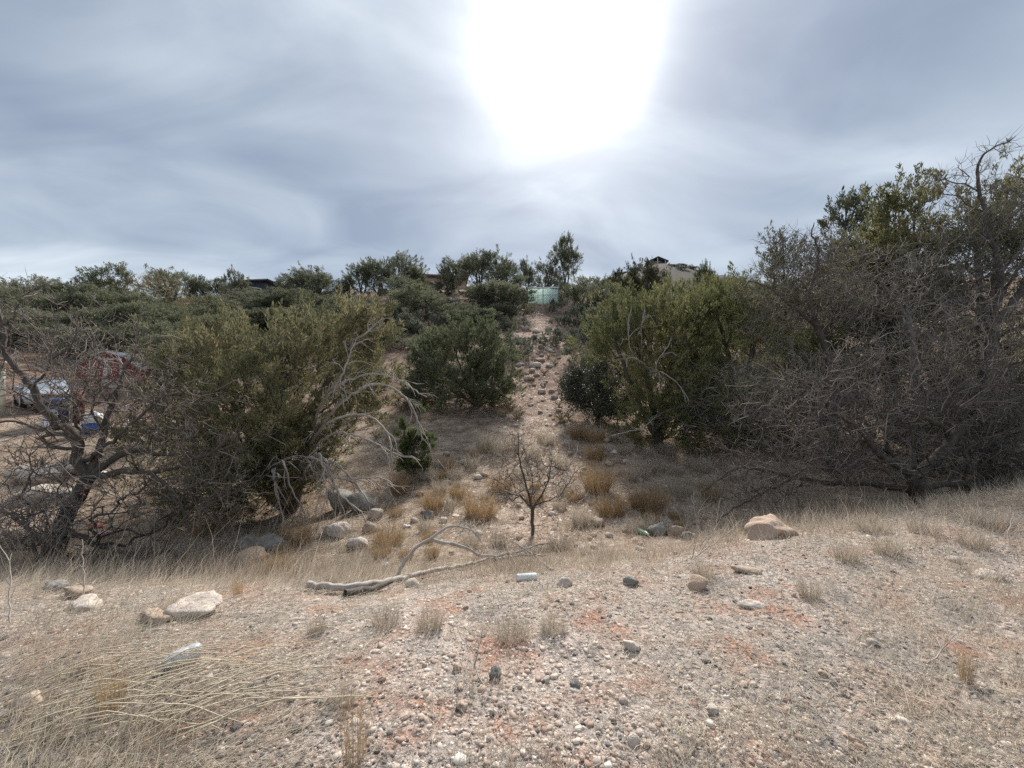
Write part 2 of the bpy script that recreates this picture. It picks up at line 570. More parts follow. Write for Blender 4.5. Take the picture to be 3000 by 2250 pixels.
class Skel:
    """a branching skeleton: traced limbs first, then fine branches grown towards scattered points"""
    def __init__(self, root):
        self.pos, self.par, self.path, self.rmin = [np.array(root, float)], [-1], [0.0], [0.0]

    def limb(self, pts, r0, r1, step=0.12, wob=0.012):
        pts = resample(pts, step)
        pts[1:] += R.normal(0, wob, (len(pts) - 1, 3))
        A = np.array(self.pos)
        cur = int(np.argmin(((A - pts[0]) ** 2).sum(1)))
        rr = np.linspace(r0, r1, len(pts))
        self.rmin[cur] = max(self.rmin[cur], r0)
        for k, p in enumerate(pts):
            if np.linalg.norm(p - self.pos[cur]) < 0.02:
                continue
            self.path.append(self.path[cur] + np.linalg.norm(p - self.pos[cur]))
            self.pos.append(p)
            self.par.append(cur)
            self.rmin.append(rr[k])
            cur = len(self.pos) - 1
        return self

    def grow(self, pts, bf=0.3, start=0):
        A = np.array(self.pos)
        path = np.array(self.path)
        n = len(pts)
        dm = np.sqrt(((A[start:, None, :] - pts[None]) ** 2).sum(2))
        cost = dm + bf * path[start:, None]
        bp = cost.argmin(0) + start
        best = cost.min(0)
        idx = np.full(n, -1)
        alive = np.ones(n, bool)
        for _ in range(n):
            j = int(np.argmin(best))
            par = int(bp[j])
            dd = np.linalg.norm(pts[j] - self.pos[par])
            self.pos.append(pts[j])
            self.par.append(par)
            self.path.append(self.path[par] + dd)
            self.rmin.append(0.0)
            me = len(self.pos) - 1
            alive[j] = False
            best[j] = np.inf
            c = np.sqrt(((pts - pts[j]) ** 2).sum(1)) + bf * self.path[me]
            up = alive & (c < best)
            best[up] = c[up]
            bp[up] = me
        return self

    def finish(self, rtip, expo=0.45, rmax=9.0):
        self.P = np.array(self.pos)
        self.par = np.array(self.par)
        n = len(self.P)
        cnt = np.zeros(n)
        kids = np.zeros(n, int)
        for i in range(1, n):
            kids[self.par[i]] += 1
        cnt[kids == 0] = 1
        for i in range(n - 1, 0, -1):
            cnt[self.par[i]] += cnt[i]
        self.cnt, self.tip = cnt, kids == 0
        self.rad = np.maximum(np.minimum(rtip * cnt ** expo, rmax), np.array(self.rmin))
        self.dir = np.zeros((n, 3))
        self.dir[1:] = norm(self.P[1:] - self.P[self.par[1:]])
        return self


def tubes(mb, P3, par, rad, tint=None, minlen=0):
    n = len(P3)
    main = np.full(n, -1)
    for i in range(1, n):
        p = par[i]
        if main[p] < 0 or rad[i] > rad[main[p]]:
            main[p] = i
    groups = {3: [], 5: [], 9: []}
    for i in range(n):
        p = par[i]
        if p >= 0 and main[p] == i:
            continue
        ch = [i] if p < 0 else [p, i]
        j = i
        while main[j] >= 0:
            j = main[j]
            ch.append(j)
        if len(ch) < 2:
            continue
        r = rad[ch[1]]
        groups[3 if r < 0.016 else 5 if r < 0.045 else 9].append(ch)
    for k, chains in groups.items():
        if not chains:
            continue
        ln = np.array([len(c) for c in chains])
        I = np.concatenate([np.array(c) for c in chains])
        cid = np.repeat(np.arange(len(chains)), ln)
        st = np.cumsum(ln) - ln
        first = np.zeros(len(I), bool)
        first[st] = True
        last = np.zeros(len(I), bool)
        last[st + ln - 1] = True
        a = np.arange(len(I))
        nx, pv = np.where(last, a, a + 1), np.where(first, a, a - 1)
        X = P3[I]
        T = norm(X[nx] - X[pv])
        dd = norm(X[st + ln - 1] - X[st])
        ref = np.cross(dd, np.array([0.13, 0.21, 0.97]))
        bad = np.linalg.norm(ref, axis=1) < 0.2
        ref[bad] = [1, 0, 0]
        ref = norm(ref)[cid]
        e1 = norm(np.cross(T, ref))
        e2 = np.cross(T, e1)
        r = rad[I].copy()
        nonroot = par[I[st + np.minimum(1, ln - 1)]] >= 0
        r[st] = np.where(par[I[st]] < 0, r[st], np.minimum(r[st], r[st + 1] * 1.12))
        r[last] *= 0.55
        th = np.arange(k) * 2 * math.pi / k
        V = X[:, None, :] + r[:, None, None] * (np.cos(th)[None, :, None] * e1[:, None, :] + np.sin(th)[None, :, None] * e2[:, None, :])
        b = np.nonzero(~last)[0]
        jj = np.arange(k)
        j2 = (jj + 1) % k
        Q = np.stack([b[:, None] * k + jj, b[:, None] * k + j2, (b[:, None] + 1) * k + j2, (b[:, None] + 1) * k + jj], 2).reshape(-1, 4)
        tt = np.full(len(I), 0.4) if tint is None else tint[I]
        mb.add(V.reshape(-1, 3), quads=Q, tint=np.repeat(tt, k))
    return mb


def rdir(n):
    return norm(R.normal(0, 1, (n, 3)))


def twigs(mb, p, d, ln, r, bend=0.35, tint=None):
    """thin bent three-sided twigs"""
    n = len(p)
    ln = np.broadcast_to(ln, (n,))[:, None]
    r = np.broadcast_to(r, (n,))[:, None]
    d1 = norm(d + bend * rdir(n))
    d2 = norm(d1 + bend * 1.3 * rdir(n))
    c0, c1 = p, p + d * ln * 0.4
    c2 = c1 + d1 * ln * 0.35
    c3 = c2 + d2 * ln * 0.35
    e1 = norm(np.cross(d, rdir(n)))
    e2 = np.cross(d, e1)
    th = np.arange(3) * 2 * math.pi / 3
    rg = [c[:, None, :] + (rr * r)[:, None] * (np.cos(th)[None, :, None] * e1[:, None] + np.sin(th)[None, :, None] * e2[:, None]) for c, rr in ((c0, 1.0), (c1, 0.85), (c2, 0.65))]
    V = np.concatenate(rg + [c3[:, None, :]], 1)
    b = np.arange(n)[:, None] * 10
    Q = np.concatenate([np.stack([b + lv * 3 + j, b + lv * 3 + (j + 1) % 3, b + lv * 3 + 3 + (j + 1) % 3, b + lv * 3 + 3 + j], 2) for lv in (0, 1) for j in range(3)], 1).reshape(-1, 4)
    T = np.concatenate([np.stack([b + 6 + j, b + 6 + (j + 1) % 3, b + 9], 2) for j in range(3)], 1).reshape(-1, 3)
    tt = R.random(n) if tint is None else np.broadcast_to(tint, (n,))
    mb.add(V.reshape(-1, 3), tris=T, quads=Q, tint=np.repeat(tt, 10))


def sprigs(mb, p, d, ln, wd, tint):
    """kite-shaped leaf sprigs, slightly folded"""
    n = len(p)
    ln = np.broadcast_to(ln, (n,))[:, None]
    wd = np.broadcast_to(wd, (n,))[:, None]
    s = norm(np.cross(d, rdir(n)))
    u = np.cross(d, s)
    m = p + d * ln * 0.42
    V = np.stack([p, m + s * wd * 0.5 + u * wd * 0.15, p + d * ln + u * wd * 0.3, m - s * wd * 0.5 + u * wd * 0.15], 1)
    b = np.arange(n) * 4
    mb.add(V.reshape(-1, 3), quads=np.stack([b, b + 1, b + 2, b + 3], 1), tint=np.repeat(np.clip(tint, 0, 1), 4))


def plumes(mb, c, d, plen, prad, m, slen, swid, tint, up=0.5, spread=0.55):
    """each plume: m sprigs along an axis, thinning to a tip"""
    n = len(c)
    t = R.random((n, m)) ** 0.8
    ax = d[:, None, :]
    pl = np.broadcast_to(plen, (n,))[:, None, None]
    off = R.normal(0, 1, (n, m, 3)) * (np.broadcast_to(prad, (n,))[:, None, None] * (1.05 - t[..., None] * 0.85))
    p = c[:, None, :] + ax * t[..., None] * pl + off
    sd = norm(ax * 0.8 + np.array([0, 0, up]) + spread * R.normal(0, 1, (n, m, 3)))
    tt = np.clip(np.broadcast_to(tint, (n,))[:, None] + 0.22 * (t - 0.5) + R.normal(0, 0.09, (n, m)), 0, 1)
    sc_ = R.uniform(0.7, 1.3, (n, m))
    sprigs(mb, p.reshape(-1, 3), sd.reshape(-1, 3), (slen * sc_).ravel(), (swid * sc_).ravel(), tt.ravel())


def in_ellipsoids(els, n, shell=0.5):
    """els: (centre, radii) ; points spread through them, more towards the skin"""
    vol = np.array([np.prod(e[1]) for e in els])
    vol = vol ** .7
    pick = R.choice(len(els), n, p=vol / vol.sum())
    C, S = np.array([e[0] for e in els])[pick], np.array([e[1] for e in els])[pick]
    r = R.random(n) ** (1 / 3.0)
    r = r * (1 - shell) + shell * (0.55 + 0.45 * R.random(n) ** 0.5)
    return C + rdir(n) * r[:, None] * S


def clumped(els, nclump, n, sig, shell=0.55):
    cc = in_ellipsoids(els, nclump, shell)
    k = R.integers(0, nclump, n)
    return cc[k] + R.normal(0, 1, (n, 3)) * sig, cc


def el(px, py, rx, ry, D, rd):
    """ellipsoid given by its outline in the photo, its depth and half-thickness in metres"""
    return (P(px, py, D), np.array([rx / F * D, rd, ry / F * D]))


def juniper_meshes(els, root, stems, ncl, npt, npl, m, slen, swid, sig, plen, prad, tip=0.006, bf=0.35, low=None, tintmean=0.42):
    """returns trunk builder, crown builder (coordinates as given)"""
    sk = Skel(root)
    for s in stems:
        sk.limb(*s)
    pts, cc = clumped(els, ncl, npt, sig)
    gmin = gz(pts[:, 0], pts[:, 1]) + 0.15 + 0.3 * R.random(len(pts)) if low is None else np.full(len(pts), low)
    pts[:, 2] = np.maximum(pts[:, 2], gmin)
    sk.grow(pts, bf).finish(tip, 0.45, 0.16)
    tb, cb = MB(), MB()
    tubes(tb, sk.P, sk.par, sk.rad)
    cand = np.nonzero((sk.cnt <= 5) & (np.arange(len(sk.P)) > 3))[0]
    ii = cand[R.integers(0, len(cand), npl)]
    c = sk.P[ii] + R.normal(0, 0.35 * np.mean(sig), (npl, 3))
    cen = np.mean([e[0] for e in els], 0)
    d = norm(0.55 * norm(c - cen) + 0.55 * sk.dir[ii] + np.array([0, 0, 0.55]) + 0.35 * rdir(npl))
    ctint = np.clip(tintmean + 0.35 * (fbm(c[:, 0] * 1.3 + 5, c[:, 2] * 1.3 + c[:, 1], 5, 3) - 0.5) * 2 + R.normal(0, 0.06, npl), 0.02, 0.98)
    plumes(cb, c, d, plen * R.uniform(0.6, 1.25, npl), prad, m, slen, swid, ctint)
    return sk, tb, cb


def tree_thing(name, label, cat, root, tb, cb, bark, leaf, group=None, col=(1, 1, 1, 1), trunk_name='trunk', crown_name='crown'):
    """an Empty at the foot of the plant; its meshes are moved to local coordinates"""
    root = np.array(root, float)
    t = thing(name, label, cat, tuple(root), 0, group)
    res = [t]
    for nm, b, mt in ((trunk_name, tb, bark), (crown_name, cb, leaf)):
        if b is None or b.n == 0:
            continue
        b.v = [v - root for v in b.v]
        o = b.build(nm, mt, t, smooth=(nm == trunk_name))
        if nm == 'twigs':
            o['kind'] = 'stuff'
        o.color = col
        res.append(o)
    return res


def stem(px0, py0, D0, pts, r0, r1):
    return ([P(px0, py0, D0)] + [P(a, b, D0 + (c[0] if c else 0)) for a, b, *c in pts], r0, r1)


# ---- the big juniper left of the wash, with bleached dead boughs
root = hit(850, 1500)
D0 = root[1]
els = [el(650, 1190, 170, 220, D0 + .2, 1.5), el(900, 1110, 200, 150, D0, 1.4), el(800, 1240, 200, 190, D0 - .3, 1.4), el(1040, 995, 100, 55, D0, .8),
       el(520, 1300, 90, 130, D0 + .3, 1.0), el(640, 1035, 130, 75, D0 + .4, 1.0), el(870, 985, 120, 50, D0 + .2, .8), el(530, 1190, 80, 110, D0 + .2, .9), el(760, 1430, 130, 55, D0 - .6, .7), el(660, 1370, 190, 110, D0 - .1, 1.3), el(820, 1370, 110, 90, D0 - .3, .9)]
stems = [([root, P(800, 1400, D0), P(720, 1250, D0), P(650, 1130, D0)], .15, .05), ([root, P(880, 1380, D0), P(920, 1200, D0), P(1000, 1050, D0)], .15, .045),
         ([root, P(830, 1350, D0 - .3), P(810, 1200, D0 - .4), P(850, 1070, D0 - .1)], .13, .04), ([root, P(760, 1430, D0 - .2), P(620, 1330, D0), P(520, 1260, D0 + .1)], .11, .04),
         ([P(800, 1400, D0), P(930, 1360, D0 + .3), P(960, 1280, D0 + .5)], .08, .03)]
sk, tb, cb = juniper_meshes(els, root, stems, 125, 1900, 2650, 36, .10, .024, .25, .32, .05, tintmean=.52)
jl = tree_thing('juniper_tree', 'large brownish green juniper left of the wash with bleached drooping dead boughs', 'tree', root, tb, cb, M['bark'], M['juniper'])[0]


def dead_boughs(parent, origin, specs, n_side, r0=.022, side=.55):
    """bleached bare boughs: each a part of its own"""
    for pts in specs:
        s = Skel(pts[0])
        s.limb(pts, r0, .012, .07, .008)
        base = np.array(s.pos)
        for _ in range(n_side):
            k = R.integers(len(base) // 4, len(base))
            dd = norm(base[min(k + 1, len(base) - 1)] - base[k - 1] + .001) * .8 + rdir(1)[0] * .6 + np.array([0, 0, -.15])
            L = R.uniform(.3, 1) * side
            p1 = base[k] + norm(dd) * L * .5
            p2 = p1 + norm(dd + np.array([0, 0, -.45]) + .2 * rdir(1)[0]) * L * .5
            s.limb([base[k], p1, p2], .013, .007, .07, .006)
        s.finish(.004)
        b = MB()
        tubes(b, s.P, s.par, s.rad)
        tips = np.nonzero(s.rad < .012)[0]
        if len(tips):
            kk = tips[R.integers(0, len(tips), n_side * 3)]
            twigs(b, s.P[kk], norm(s.dir[kk] + .5 * rdir(len(kk)) + [0, 0, -.25]), R.uniform(.08, .26, len(kk)), .005, .3, .8)
        b.v = [v - origin for v in b.v]
        b.build('dead_bough', M['dead'], parent, smooth=True)


Dd = D0 - 1.0
dead_boughs(jl, root, [
    [P(900, 1290, D0), P(960, 1160, Dd), P(1060, 1100, Dd - .1), P(1150, 1105, Dd - .2), P(1225, 1150, Dd - .3), P(1250, 1165, Dd - .3)],
    [P(900, 1300, D0), P(1000, 1180, Dd), P(1110, 1125, Dd), P(1200, 1180, Dd - .2), P(1240, 1290, Dd - .2)],
    [P(890, 1330, D0), P(960, 1240, Dd), P(1060, 1215, Dd), P(1130, 1260, Dd - .2), P(1150, 1350, Dd - .3)],
    [P(880, 1350, D0), P(980, 1270, Dd), P(1080, 1290, Dd), P(1140, 1320, Dd), P(1185, 1340, Dd)],
    [P(890, 1400, D0), P(960, 1350, Dd), P(1030, 1400, Dd), P(1080, 1470, Dd - .2)],
    [P(880, 1410, D0), P(940, 1340, Dd - .3), P(980, 1420, Dd - .3), P(1010, 1510, Dd - .3)],
    [P(860, 1400, D0), P(900, 1340, Dd - .4), P(960, 1370, Dd - .4), P(990, 1440, Dd - .4), P(1060, 1500, Dd - .4)],
    [P(820, 1400, D0), P(830, 1350, Dd - .5), P(850, 1420, Dd - .5), P(890, 1500, Dd - .5)],
    [P(800, 1400, D0), P(800, 1380, Dd - .6), P(815, 1460, Dd - .6), P(835, 1540, Dd - .6)],
    [P(880, 1430, D0), P(930, 1390, Dd - .2), P(1010, 1405, Dd), P(1110, 1400, Dd), P(1160, 1425, Dd)],
    [P(860, 1440, D0), P(930, 1330, Dd - .4), P(950, 1400, Dd - .6), P(960, 1480, Dd - .6)],
    [P(1000, 1010, D0), P(1060, 985, Dd), P(1120, 930, Dd)],
    [P(930, 1180, D0), P(990, 1120, Dd - .5), P(1020, 1050, Dd - .6), P(1040, 1000, Dd - .6)],
], 12, .036)

# ---- slender green young juniper beside the dead boughs
root = hit(1200, 1400)
D0 = root[1]
els = [el(1236, 1285, 22, 95, D0, .18), el(1178, 1320, 26, 85, D0, .2), el(1208, 1360, 38, 50, D0, .24), el(1225, 1330, 30, 80, D0, .2)]
sk, tb, cb = juniper_meshes(els, root, [([root, P(1232, 1200, D0)], .03, .01), ([root, P(1183, 1240, D0)], .03, .01)], 44, 340, 620, 34, .06, .014, .05, .14, .028, tintmean=.2)
cb.v = [v for v in cb.v]
tree_thing('juniper_tree', 'slender upright bright green young juniper beside the bleached dead boughs', 'tree', root, tb, cb, M['bark'], M['juniper'], col=(.95, 1.12, .85, 1))

# ---- juniper in the middle of the slope
root = hit(1400, 1190)
D0 = root[1]
els = [el(1320, 1070, 105, 95, D0, 1.5), el(1390, 1000, 100, 75, D0, 1.4), el(1270, 1130, 75, 60, D0, 1.0), el(1440, 1090, 70, 90, D0, 1.1), el(1340, 1150, 130, 45, D0, 1.3)]
sk, tb, cb = juniper_meshes(els, root, [([root, P(1350, 1080, D0)], .12, .04), ([root, P(1420, 1040, D0)], .1, .04), ([root, P(1300, 1130, D0)], .08, .03)], 80, 1000, 1500, 34, .125, .032, .28, .36, .07, tintmean=.3)
tree_thing('juniper_tree', 'rounded grey-green juniper low on the slope left of the stony track', 'tree', root, tb, cb, M['bark'], M['juniper'], col=(.95, 1.05, 1.1, 1))

# ---- junipers right of the stony track
def right_juniper(label, rootpx, els_f, stems_f, ncl, npt, npl, m, slen, swid, col, tm=.4, name='juniper_tree', D=None, sig=.3, plen=.36):
    root = hit(*rootpx) if D is None else np.array([P(rootpx[0], 0, D)[0], D, g1z(P(rootpx[0], 0, D)[0], D)])
    D0 = root[1]
    els = [el(a, b, c, e, D0 + f, g) for a, b, c, e, f, g in els_f]
    stems = [([root] + [P(a, b, D0) for a, b in s], r0, r1) for s, r0, r1 in stems_f]
    sk, tb, cb = juniper_meshes(els, root, stems, ncl, npt, npl, m, slen, swid, sig, plen, .065, tintmean=tm)
    return tree_thing(name, label, 'tree', root, tb, cb, M['bark'], M['juniper'], col=col)[0], root


jr, rr = right_juniper('broad yellow-green juniper behind the dark round scrub oak', (1930, 1250),
              [(1870, 1020, 150, 105, .9, 1.4), (1790, 960, 65, 65, .6, .9), (1950, 945, 120, 60, 0, 1.2), (1850, 1110, 70, 60, 1.6, .9), (1960, 1150, 110, 90, -.4, 1.1), (1990, 1040, 100, 120, 0, 1.3), (1950, 1215, 90, 80, -.4, 1.0), (2030, 1205, 140, 90, -.3, 1.2), (1990, 1255, 120, 50, -.6, 1.0), (1900, 1235, 100, 60, -.5, .9)],
              [([(1900, 1130), (1860, 1000)], .14, .05), ([(1960, 1120), (1980, 950)], .13, .04), ([(1850, 1130), (1790, 960)], .1, .03)], 115, 1650, 1950, 36, .105, .026, (1.0, 1.04, .88, 1), .46, D=12.3)
D0 = rr[1]
dead_boughs(jr, rr, [[P(1880, 1090, D0), P(1850, 1030, D0 - 1), P(1840, 960, D0 - 1.3), P(1850, 900, D0 - 1.4)], [P(1880, 1060, D0), P(1880, 960, D0 - 1.3), P(1890, 900, D0 - 1.4)],
                     [P(1930, 1120, D0), P(1880, 1060, D0 - 1.3), P(1840, 1050, D0 - 1.5), P(1835, 1080, D0 - 1.5)], [P(1950, 1150, D0), P(1920, 1080, D0 - 1.2), P(1960, 1010, D0 - 1.4)],
                     [P(1980, 1180, D0), P(1930, 1090, D0 - 1.4), P(1990, 1130, D0 - 1.6), P(2010, 1180, D0 - 1.6)], [P(1960, 1180, D0), P(1900, 1240, D0 - 1.4), P(1860, 1260, D0 - 1.5), P(1790, 1275, D0 - 1.6)]], 6, .018)
right_juniper('yellow-green juniper between the broad juniper and the leaning bare mesquite', (2150, 1200),
              [(2120, 985, 130, 95, 0, 1.5), (2210, 1050, 110, 120, 0, 1.3), (2070, 905, 80, 35, 0, .9), (2180, 905, 70, 40, 0, .8), (2080, 1100, 90, 110, -.4, 1.1), (2150, 1190, 140, 95, -.2, 1.2), (2250, 1170, 130, 100, 0, 1.2)],
              [([(2140, 1080), (2100, 920)], .13, .04), ([(2190, 1090), (2220, 980)], .12, .04)], 85, 1150, 1600, 34, .11, .028, (.98, 1.04, .85, 1), .42, D=13.2)
right_juniper('tall olive juniper with a pointed top behind the tangle of bare mesquites', (2610, 1150),
              [(2600, 690, 85, 95, 0, 1.1), (2580, 610, 50, 55, 0, .6), (2560, 850, 130, 110, 0, 1.3), (2660, 830, 120, 130, 0, 1.3), (2590, 990, 150, 110, 0, 1.4), (2690, 620, 35, 90, .2, .45)],
              [([(2600, 950), (2590, 640)], .16, .04), ([(2640, 950), (2680, 640)], .1, .025)], 90, 1250, 1400, 36, .12, .03, (.92, .92, .8, 1), .46, D=12.0)
right_juniper('airy olive juniper directly behind the tall bare mesquite', (2880, 1120),
              [(2850, 640, 80, 100, 0, .9), (2930, 600, 70, 110, 0, .9), (2990, 660, 90, 130, 0, 1.0), (2800, 760, 90, 100, 0, 1.0), (2920, 800, 140, 120, 0, 1.2), (3040, 850, 120, 200, 0, 1.2), (2830, 950, 140, 110, 0, 1.3)],
              [([(2870, 900), (2850, 620)], .15, .03), ([(2900, 900), (2950, 560)], .13, .03), ([(2900, 950), (3000, 760)], .1, .03)], 95, 1100, 1300, 32, .11, .026, (.88, .88, .8, 1), .45, D=11.6)
right_juniper('slim dark pine-like juniper poking up behind the bare crowns', (2470, 1000),
              [(2480, 640, 42, 62, 0, .6), (2465, 730, 50, 70, 0, .7), (2450, 830, 60, 70, 0, .8)], [([(2470, 850), (2480, 590)], .1, .02)], 34, 420, 420, 30, .13, .03, (.62, .66, .66, 1), .25, D=16.0, sig=.2)
right_juniper('small dark juniper seen through the leaning bare mesquite', (2300, 1050),
              [(2295, 790, 42, 60, 0, .6), (2260, 860, 70, 60, 0, .8), (2330, 880, 60, 70, 0, .8)], [([(2300, 950), (2295, 760)], .1, .02)], 30, 420, 460, 30, .10, .024, (.72, .74, .66, 1), .3, D=14.0, sig=.22)
right_juniper('olive juniper filling the gap under the bare mesquite crowns', (2420, 1180),
              [(2400, 1020, 150, 110, 0, 1.4), (2480, 930, 110, 90, 0, 1.2), (2330, 1110, 120, 90, -.2, 1.1)], [([(2420, 1050), (2440, 960)], .1, .03)], 55, 700, 800, 30, .10, .025, (.80, .86, .74, 1), .38, D=13.4)
right_juniper('olive juniper low on the right bank deep behind the twig tangle', (2760, 1180),
              [(2750, 1040, 170, 110, 0, 1.5), (2900, 1080, 150, 110, 0, 1.5), (2640, 1120, 110, 80, 0, 1.1)], [([(2760, 1060), (2780, 980)], .1, .03)], 45, 500, 420, 26, .13, .035, (.74, .78, .7, 1), .36, D=13.6)

# ---- dark round scrub oak
root = hit(1750, 1230)
D0 = root[1]
els = [el(1740, 1130, 92, 78, D0 - .3, 1.1), el(1810, 1145, 80, 75, D0 - .5, 1.0), el(1690, 1150, 48, 60, D0, .7), el(1770, 1195, 95, 38, D0 - .3, 1.0)]
sk = Skel(root)
for a, b in ((1700, 1130), (1750, 1100), (1800, 1130), (1840, 1170)):
    sk.limb([root, (root + P(a, b, D0)) / 2 + [0, 0, .1], P(a, b, D0)], .04, .015)
pts, _ = clumped(els, 70, 800, .14)
sk.grow(pts, .3).finish(.004, .45, .08)
tb, cb = MB(), MB()
tubes(tb, sk.P, sk.par, sk.rad)
ii = R.integers(20, len(sk.P), 20000)
c = sk.P[ii] + R.normal(0, .07, (len(ii), 3))
sprigs(cb, c, norm(rdir(len(ii)) + [0, 0, .3]), R.uniform(.05, .09, len(ii)), R.uniform(.03, .05, len(ii)), R.beta(2, 2.5, len(ii)))
tree_thing('scrub_oak', 'dense dark round scrub oak bush at the right edge of the track', 'bush', root, tb, cb, M['bark'], M['oak'], crown_name='foliage', trunk_name='stems')


# ------------------------------------------------------------------ bare mesquites
def mesquite(label, root, limbs, els, npt, ntw, bark, rtip=.0045, twl=(.1, .34), leaves=0, shell=.25, name='mesquite_tree', bf=.18, cl=None, upw=.15):
    root = np.array(root, float)
    sk = Skel(root)
    for pts, r0, r1 in limbs:
        sk.limb(pts, r0, r1, .11, .014)
    nb = len(sk.pos)
    if cl:
        pts, _ = clumped(els, cl, npt, .25, shell)
    else:
        pts = in_ellipsoids(els, npt, shell)
    low = gz(pts[:, 0], pts[:, 1]) + .06
    pts[:, 2] = np.maximum(pts[:, 2], low + .1 * R.random(npt))
    sk.grow(pts, bf, start=1).finish(rtip, .42, .15)
    tb, cb = MB(), MB()
    thick = sk.rad > .012
    tt = np.clip(.1 + .4 * fbm(sk.P[:, 0] * 2, sk.P[:, 2] * 2, 8, 2) + .35 * (sk.rad < .012), 0, 1)
    tubes(tb, sk.P, sk.par, sk.rad, tt)
    cand = np.nonzero((sk.rad < .011))[0]
    kk = cand[R.integers(0, len(cand), ntw)]
    d = norm(sk.dir[kk] * .9 + .8 * rdir(ntw) + [0, 0, upw])
    tws = fbm(sk.P[kk, 0] * 1.7, sk.P[kk, 2] * 1.7, 4, 2)
    twigs(cb, sk.P[kk], d, R.uniform(*twl, ntw), R.uniform(.0026, .0052, ntw), .4, np.where(R.random(ntw) < .32, R.uniform(.6, 1, ntw), np.clip((tws - .3) * .7 + R.normal(0, .1, ntw), 0, .5)))
    npale = ntw // 22
    k2 = cand[R.integers(0, len(cand), npale)]
    twigs(cb, sk.P[k2], norm(sk.dir[k2] + .8 * rdir(npale)), R.uniform(.25, .7, npale), R.uniform(.005, .009, npale), .6, 1.0)
    t = tree_thing(name, label, 'tree', root, tb, cb, bark, M['twig_pale'] if bark is M['twig'] else M['twig'], crown_name='twigs')
    if leaves:
        lb = MB()
        kk = cand[R.integers(0, len(cand), leaves)]
        sprigs(lb, sk.P[kk] + R.normal(0, .05, (leaves, 3)) - root, norm(rdir(leaves) + [0, 0, -.4]), R.uniform(.025, .055, leaves), R.uniform(.012, .025, leaves), R.random(leaves))
        tag(lb.build('dead_leaves', M['deadleaf'], t[0]), kind='stuff')
    return t


# left foreground tree, limbs traced from the photo
root = hit(150, 1640)
D0 = root[1]
q = lambda *a: [P(x, y, D0 + (z[0] if z else 0)) for x, y, *z in a]
limbs = [([root] + q((185, 1540), (235, 1440), (258, 1395)), .11, .085),
         (q((258, 1395), (232, 1345), (228, 1285, -.1), (190, 1245, -.1), (162, 1255, -.15), (160, 1225, -.2), (115, 1185, -.2), (95, 1140, -.2), (50, 1085, -.2), (15, 1030, -.2), (8, 960, -.2), (-20, 880, -.2)), .07, .022),
         (q((232, 1345), (215, 1295, .1), (165, 1268, .1), (125, 1285, .15), (145, 1305, .2), (225, 1315, .2)), .04, .03),
         (q((258, 1395), (285, 1340, .1), (305, 1270, .2), (320, 1200, .2), (345, 1150, .3), (365, 1085, .3)), .055, .02),
         (q((250, 1350), (330, 1290, -.3), (400, 1230, -.4), (470, 1170, -.5), (520, 1150, -.5)), .032, .014),
         (q((270, 1390), (335, 1340, .2), (400, 1322, .3), (480, 1330, .4), (560, 1330, .5)), .05, .02),
         (q((265, 1400), (370, 1378, -.1), (440, 1385, -.2), (540, 1358, -.2), (620, 1320, -.2), (680, 1270, -.2)), .055, .016),
         (q((440, 1385, -.2), (470, 1412, -.3), (500, 1440, -.3), (540, 1500, -.3), (560, 1560, -.3)), .035, .014),
         ([root] + q((200, 1570), (270, 1590, -.3), (340, 1612, -.4), (430, 1640, -.5), (490, 1610, -.5), (560, 1665, -.6)), .045, .016),
         ([root] + q((100, 1560), (60, 1530, .1), (20, 1500, .2), (-30, 1480, .2)), .04, .016),
         (q((160, 1268, .1), (100, 1250, .2), (40, 1235, .3), (-40, 1240, .3)), .028, .014),
         (q((15, 1030, -.2), (40, 960, -.1), (45, 900, -.1), (60, 870, -.1)), .022, .01),
         (q((95, 1140, -.2), (150, 1060, -.3), (215, 1000, -.3), (225, 930, -.3)), .018, .008),
         (q((365, 1085, .3), (400, 1010, .3), (410, 930, .3)), .018, .008)]
els = [el(150, 1080, 190, 190, D0 - .1, .9), el(330, 1150, 190, 160, D0, 1.0), el(520, 1260, 160, 150, D0 - .1, .9), el(450, 1480, 190, 120, D0 - .2, .8),
       el(100, 1420, 150, 160, D0, .8), el(600, 1420, 120, 110, D0, .7), el(60, 930, 120, 70, D0, .6), el(250, 1590, 200, 60, D0 - .3, .6)]
mesquite('grey leafless mesquite with a crooked leaning trunk left of the big juniper', root, limbs, els, 1400, 4200, M['bark'], leaves=2600, rtip=.0044, cl=85)

# small leafless thorn bush at the far left foot of it
root = hit(120, 1668)
D0 = root[1]
mesquite('small bare thorny shrub at the foot of the crooked mesquite', root, [([root] + q((105, 1600), (85, 1540), (30, 1500)), .022, .01), ([root] + q((125, 1590), (150, 1500)), .02, .008)],
         [el(90, 1530, 120, 90, D0, .5)], 260, 500, M['twig'], leaves=250, name='thorn_shrub')

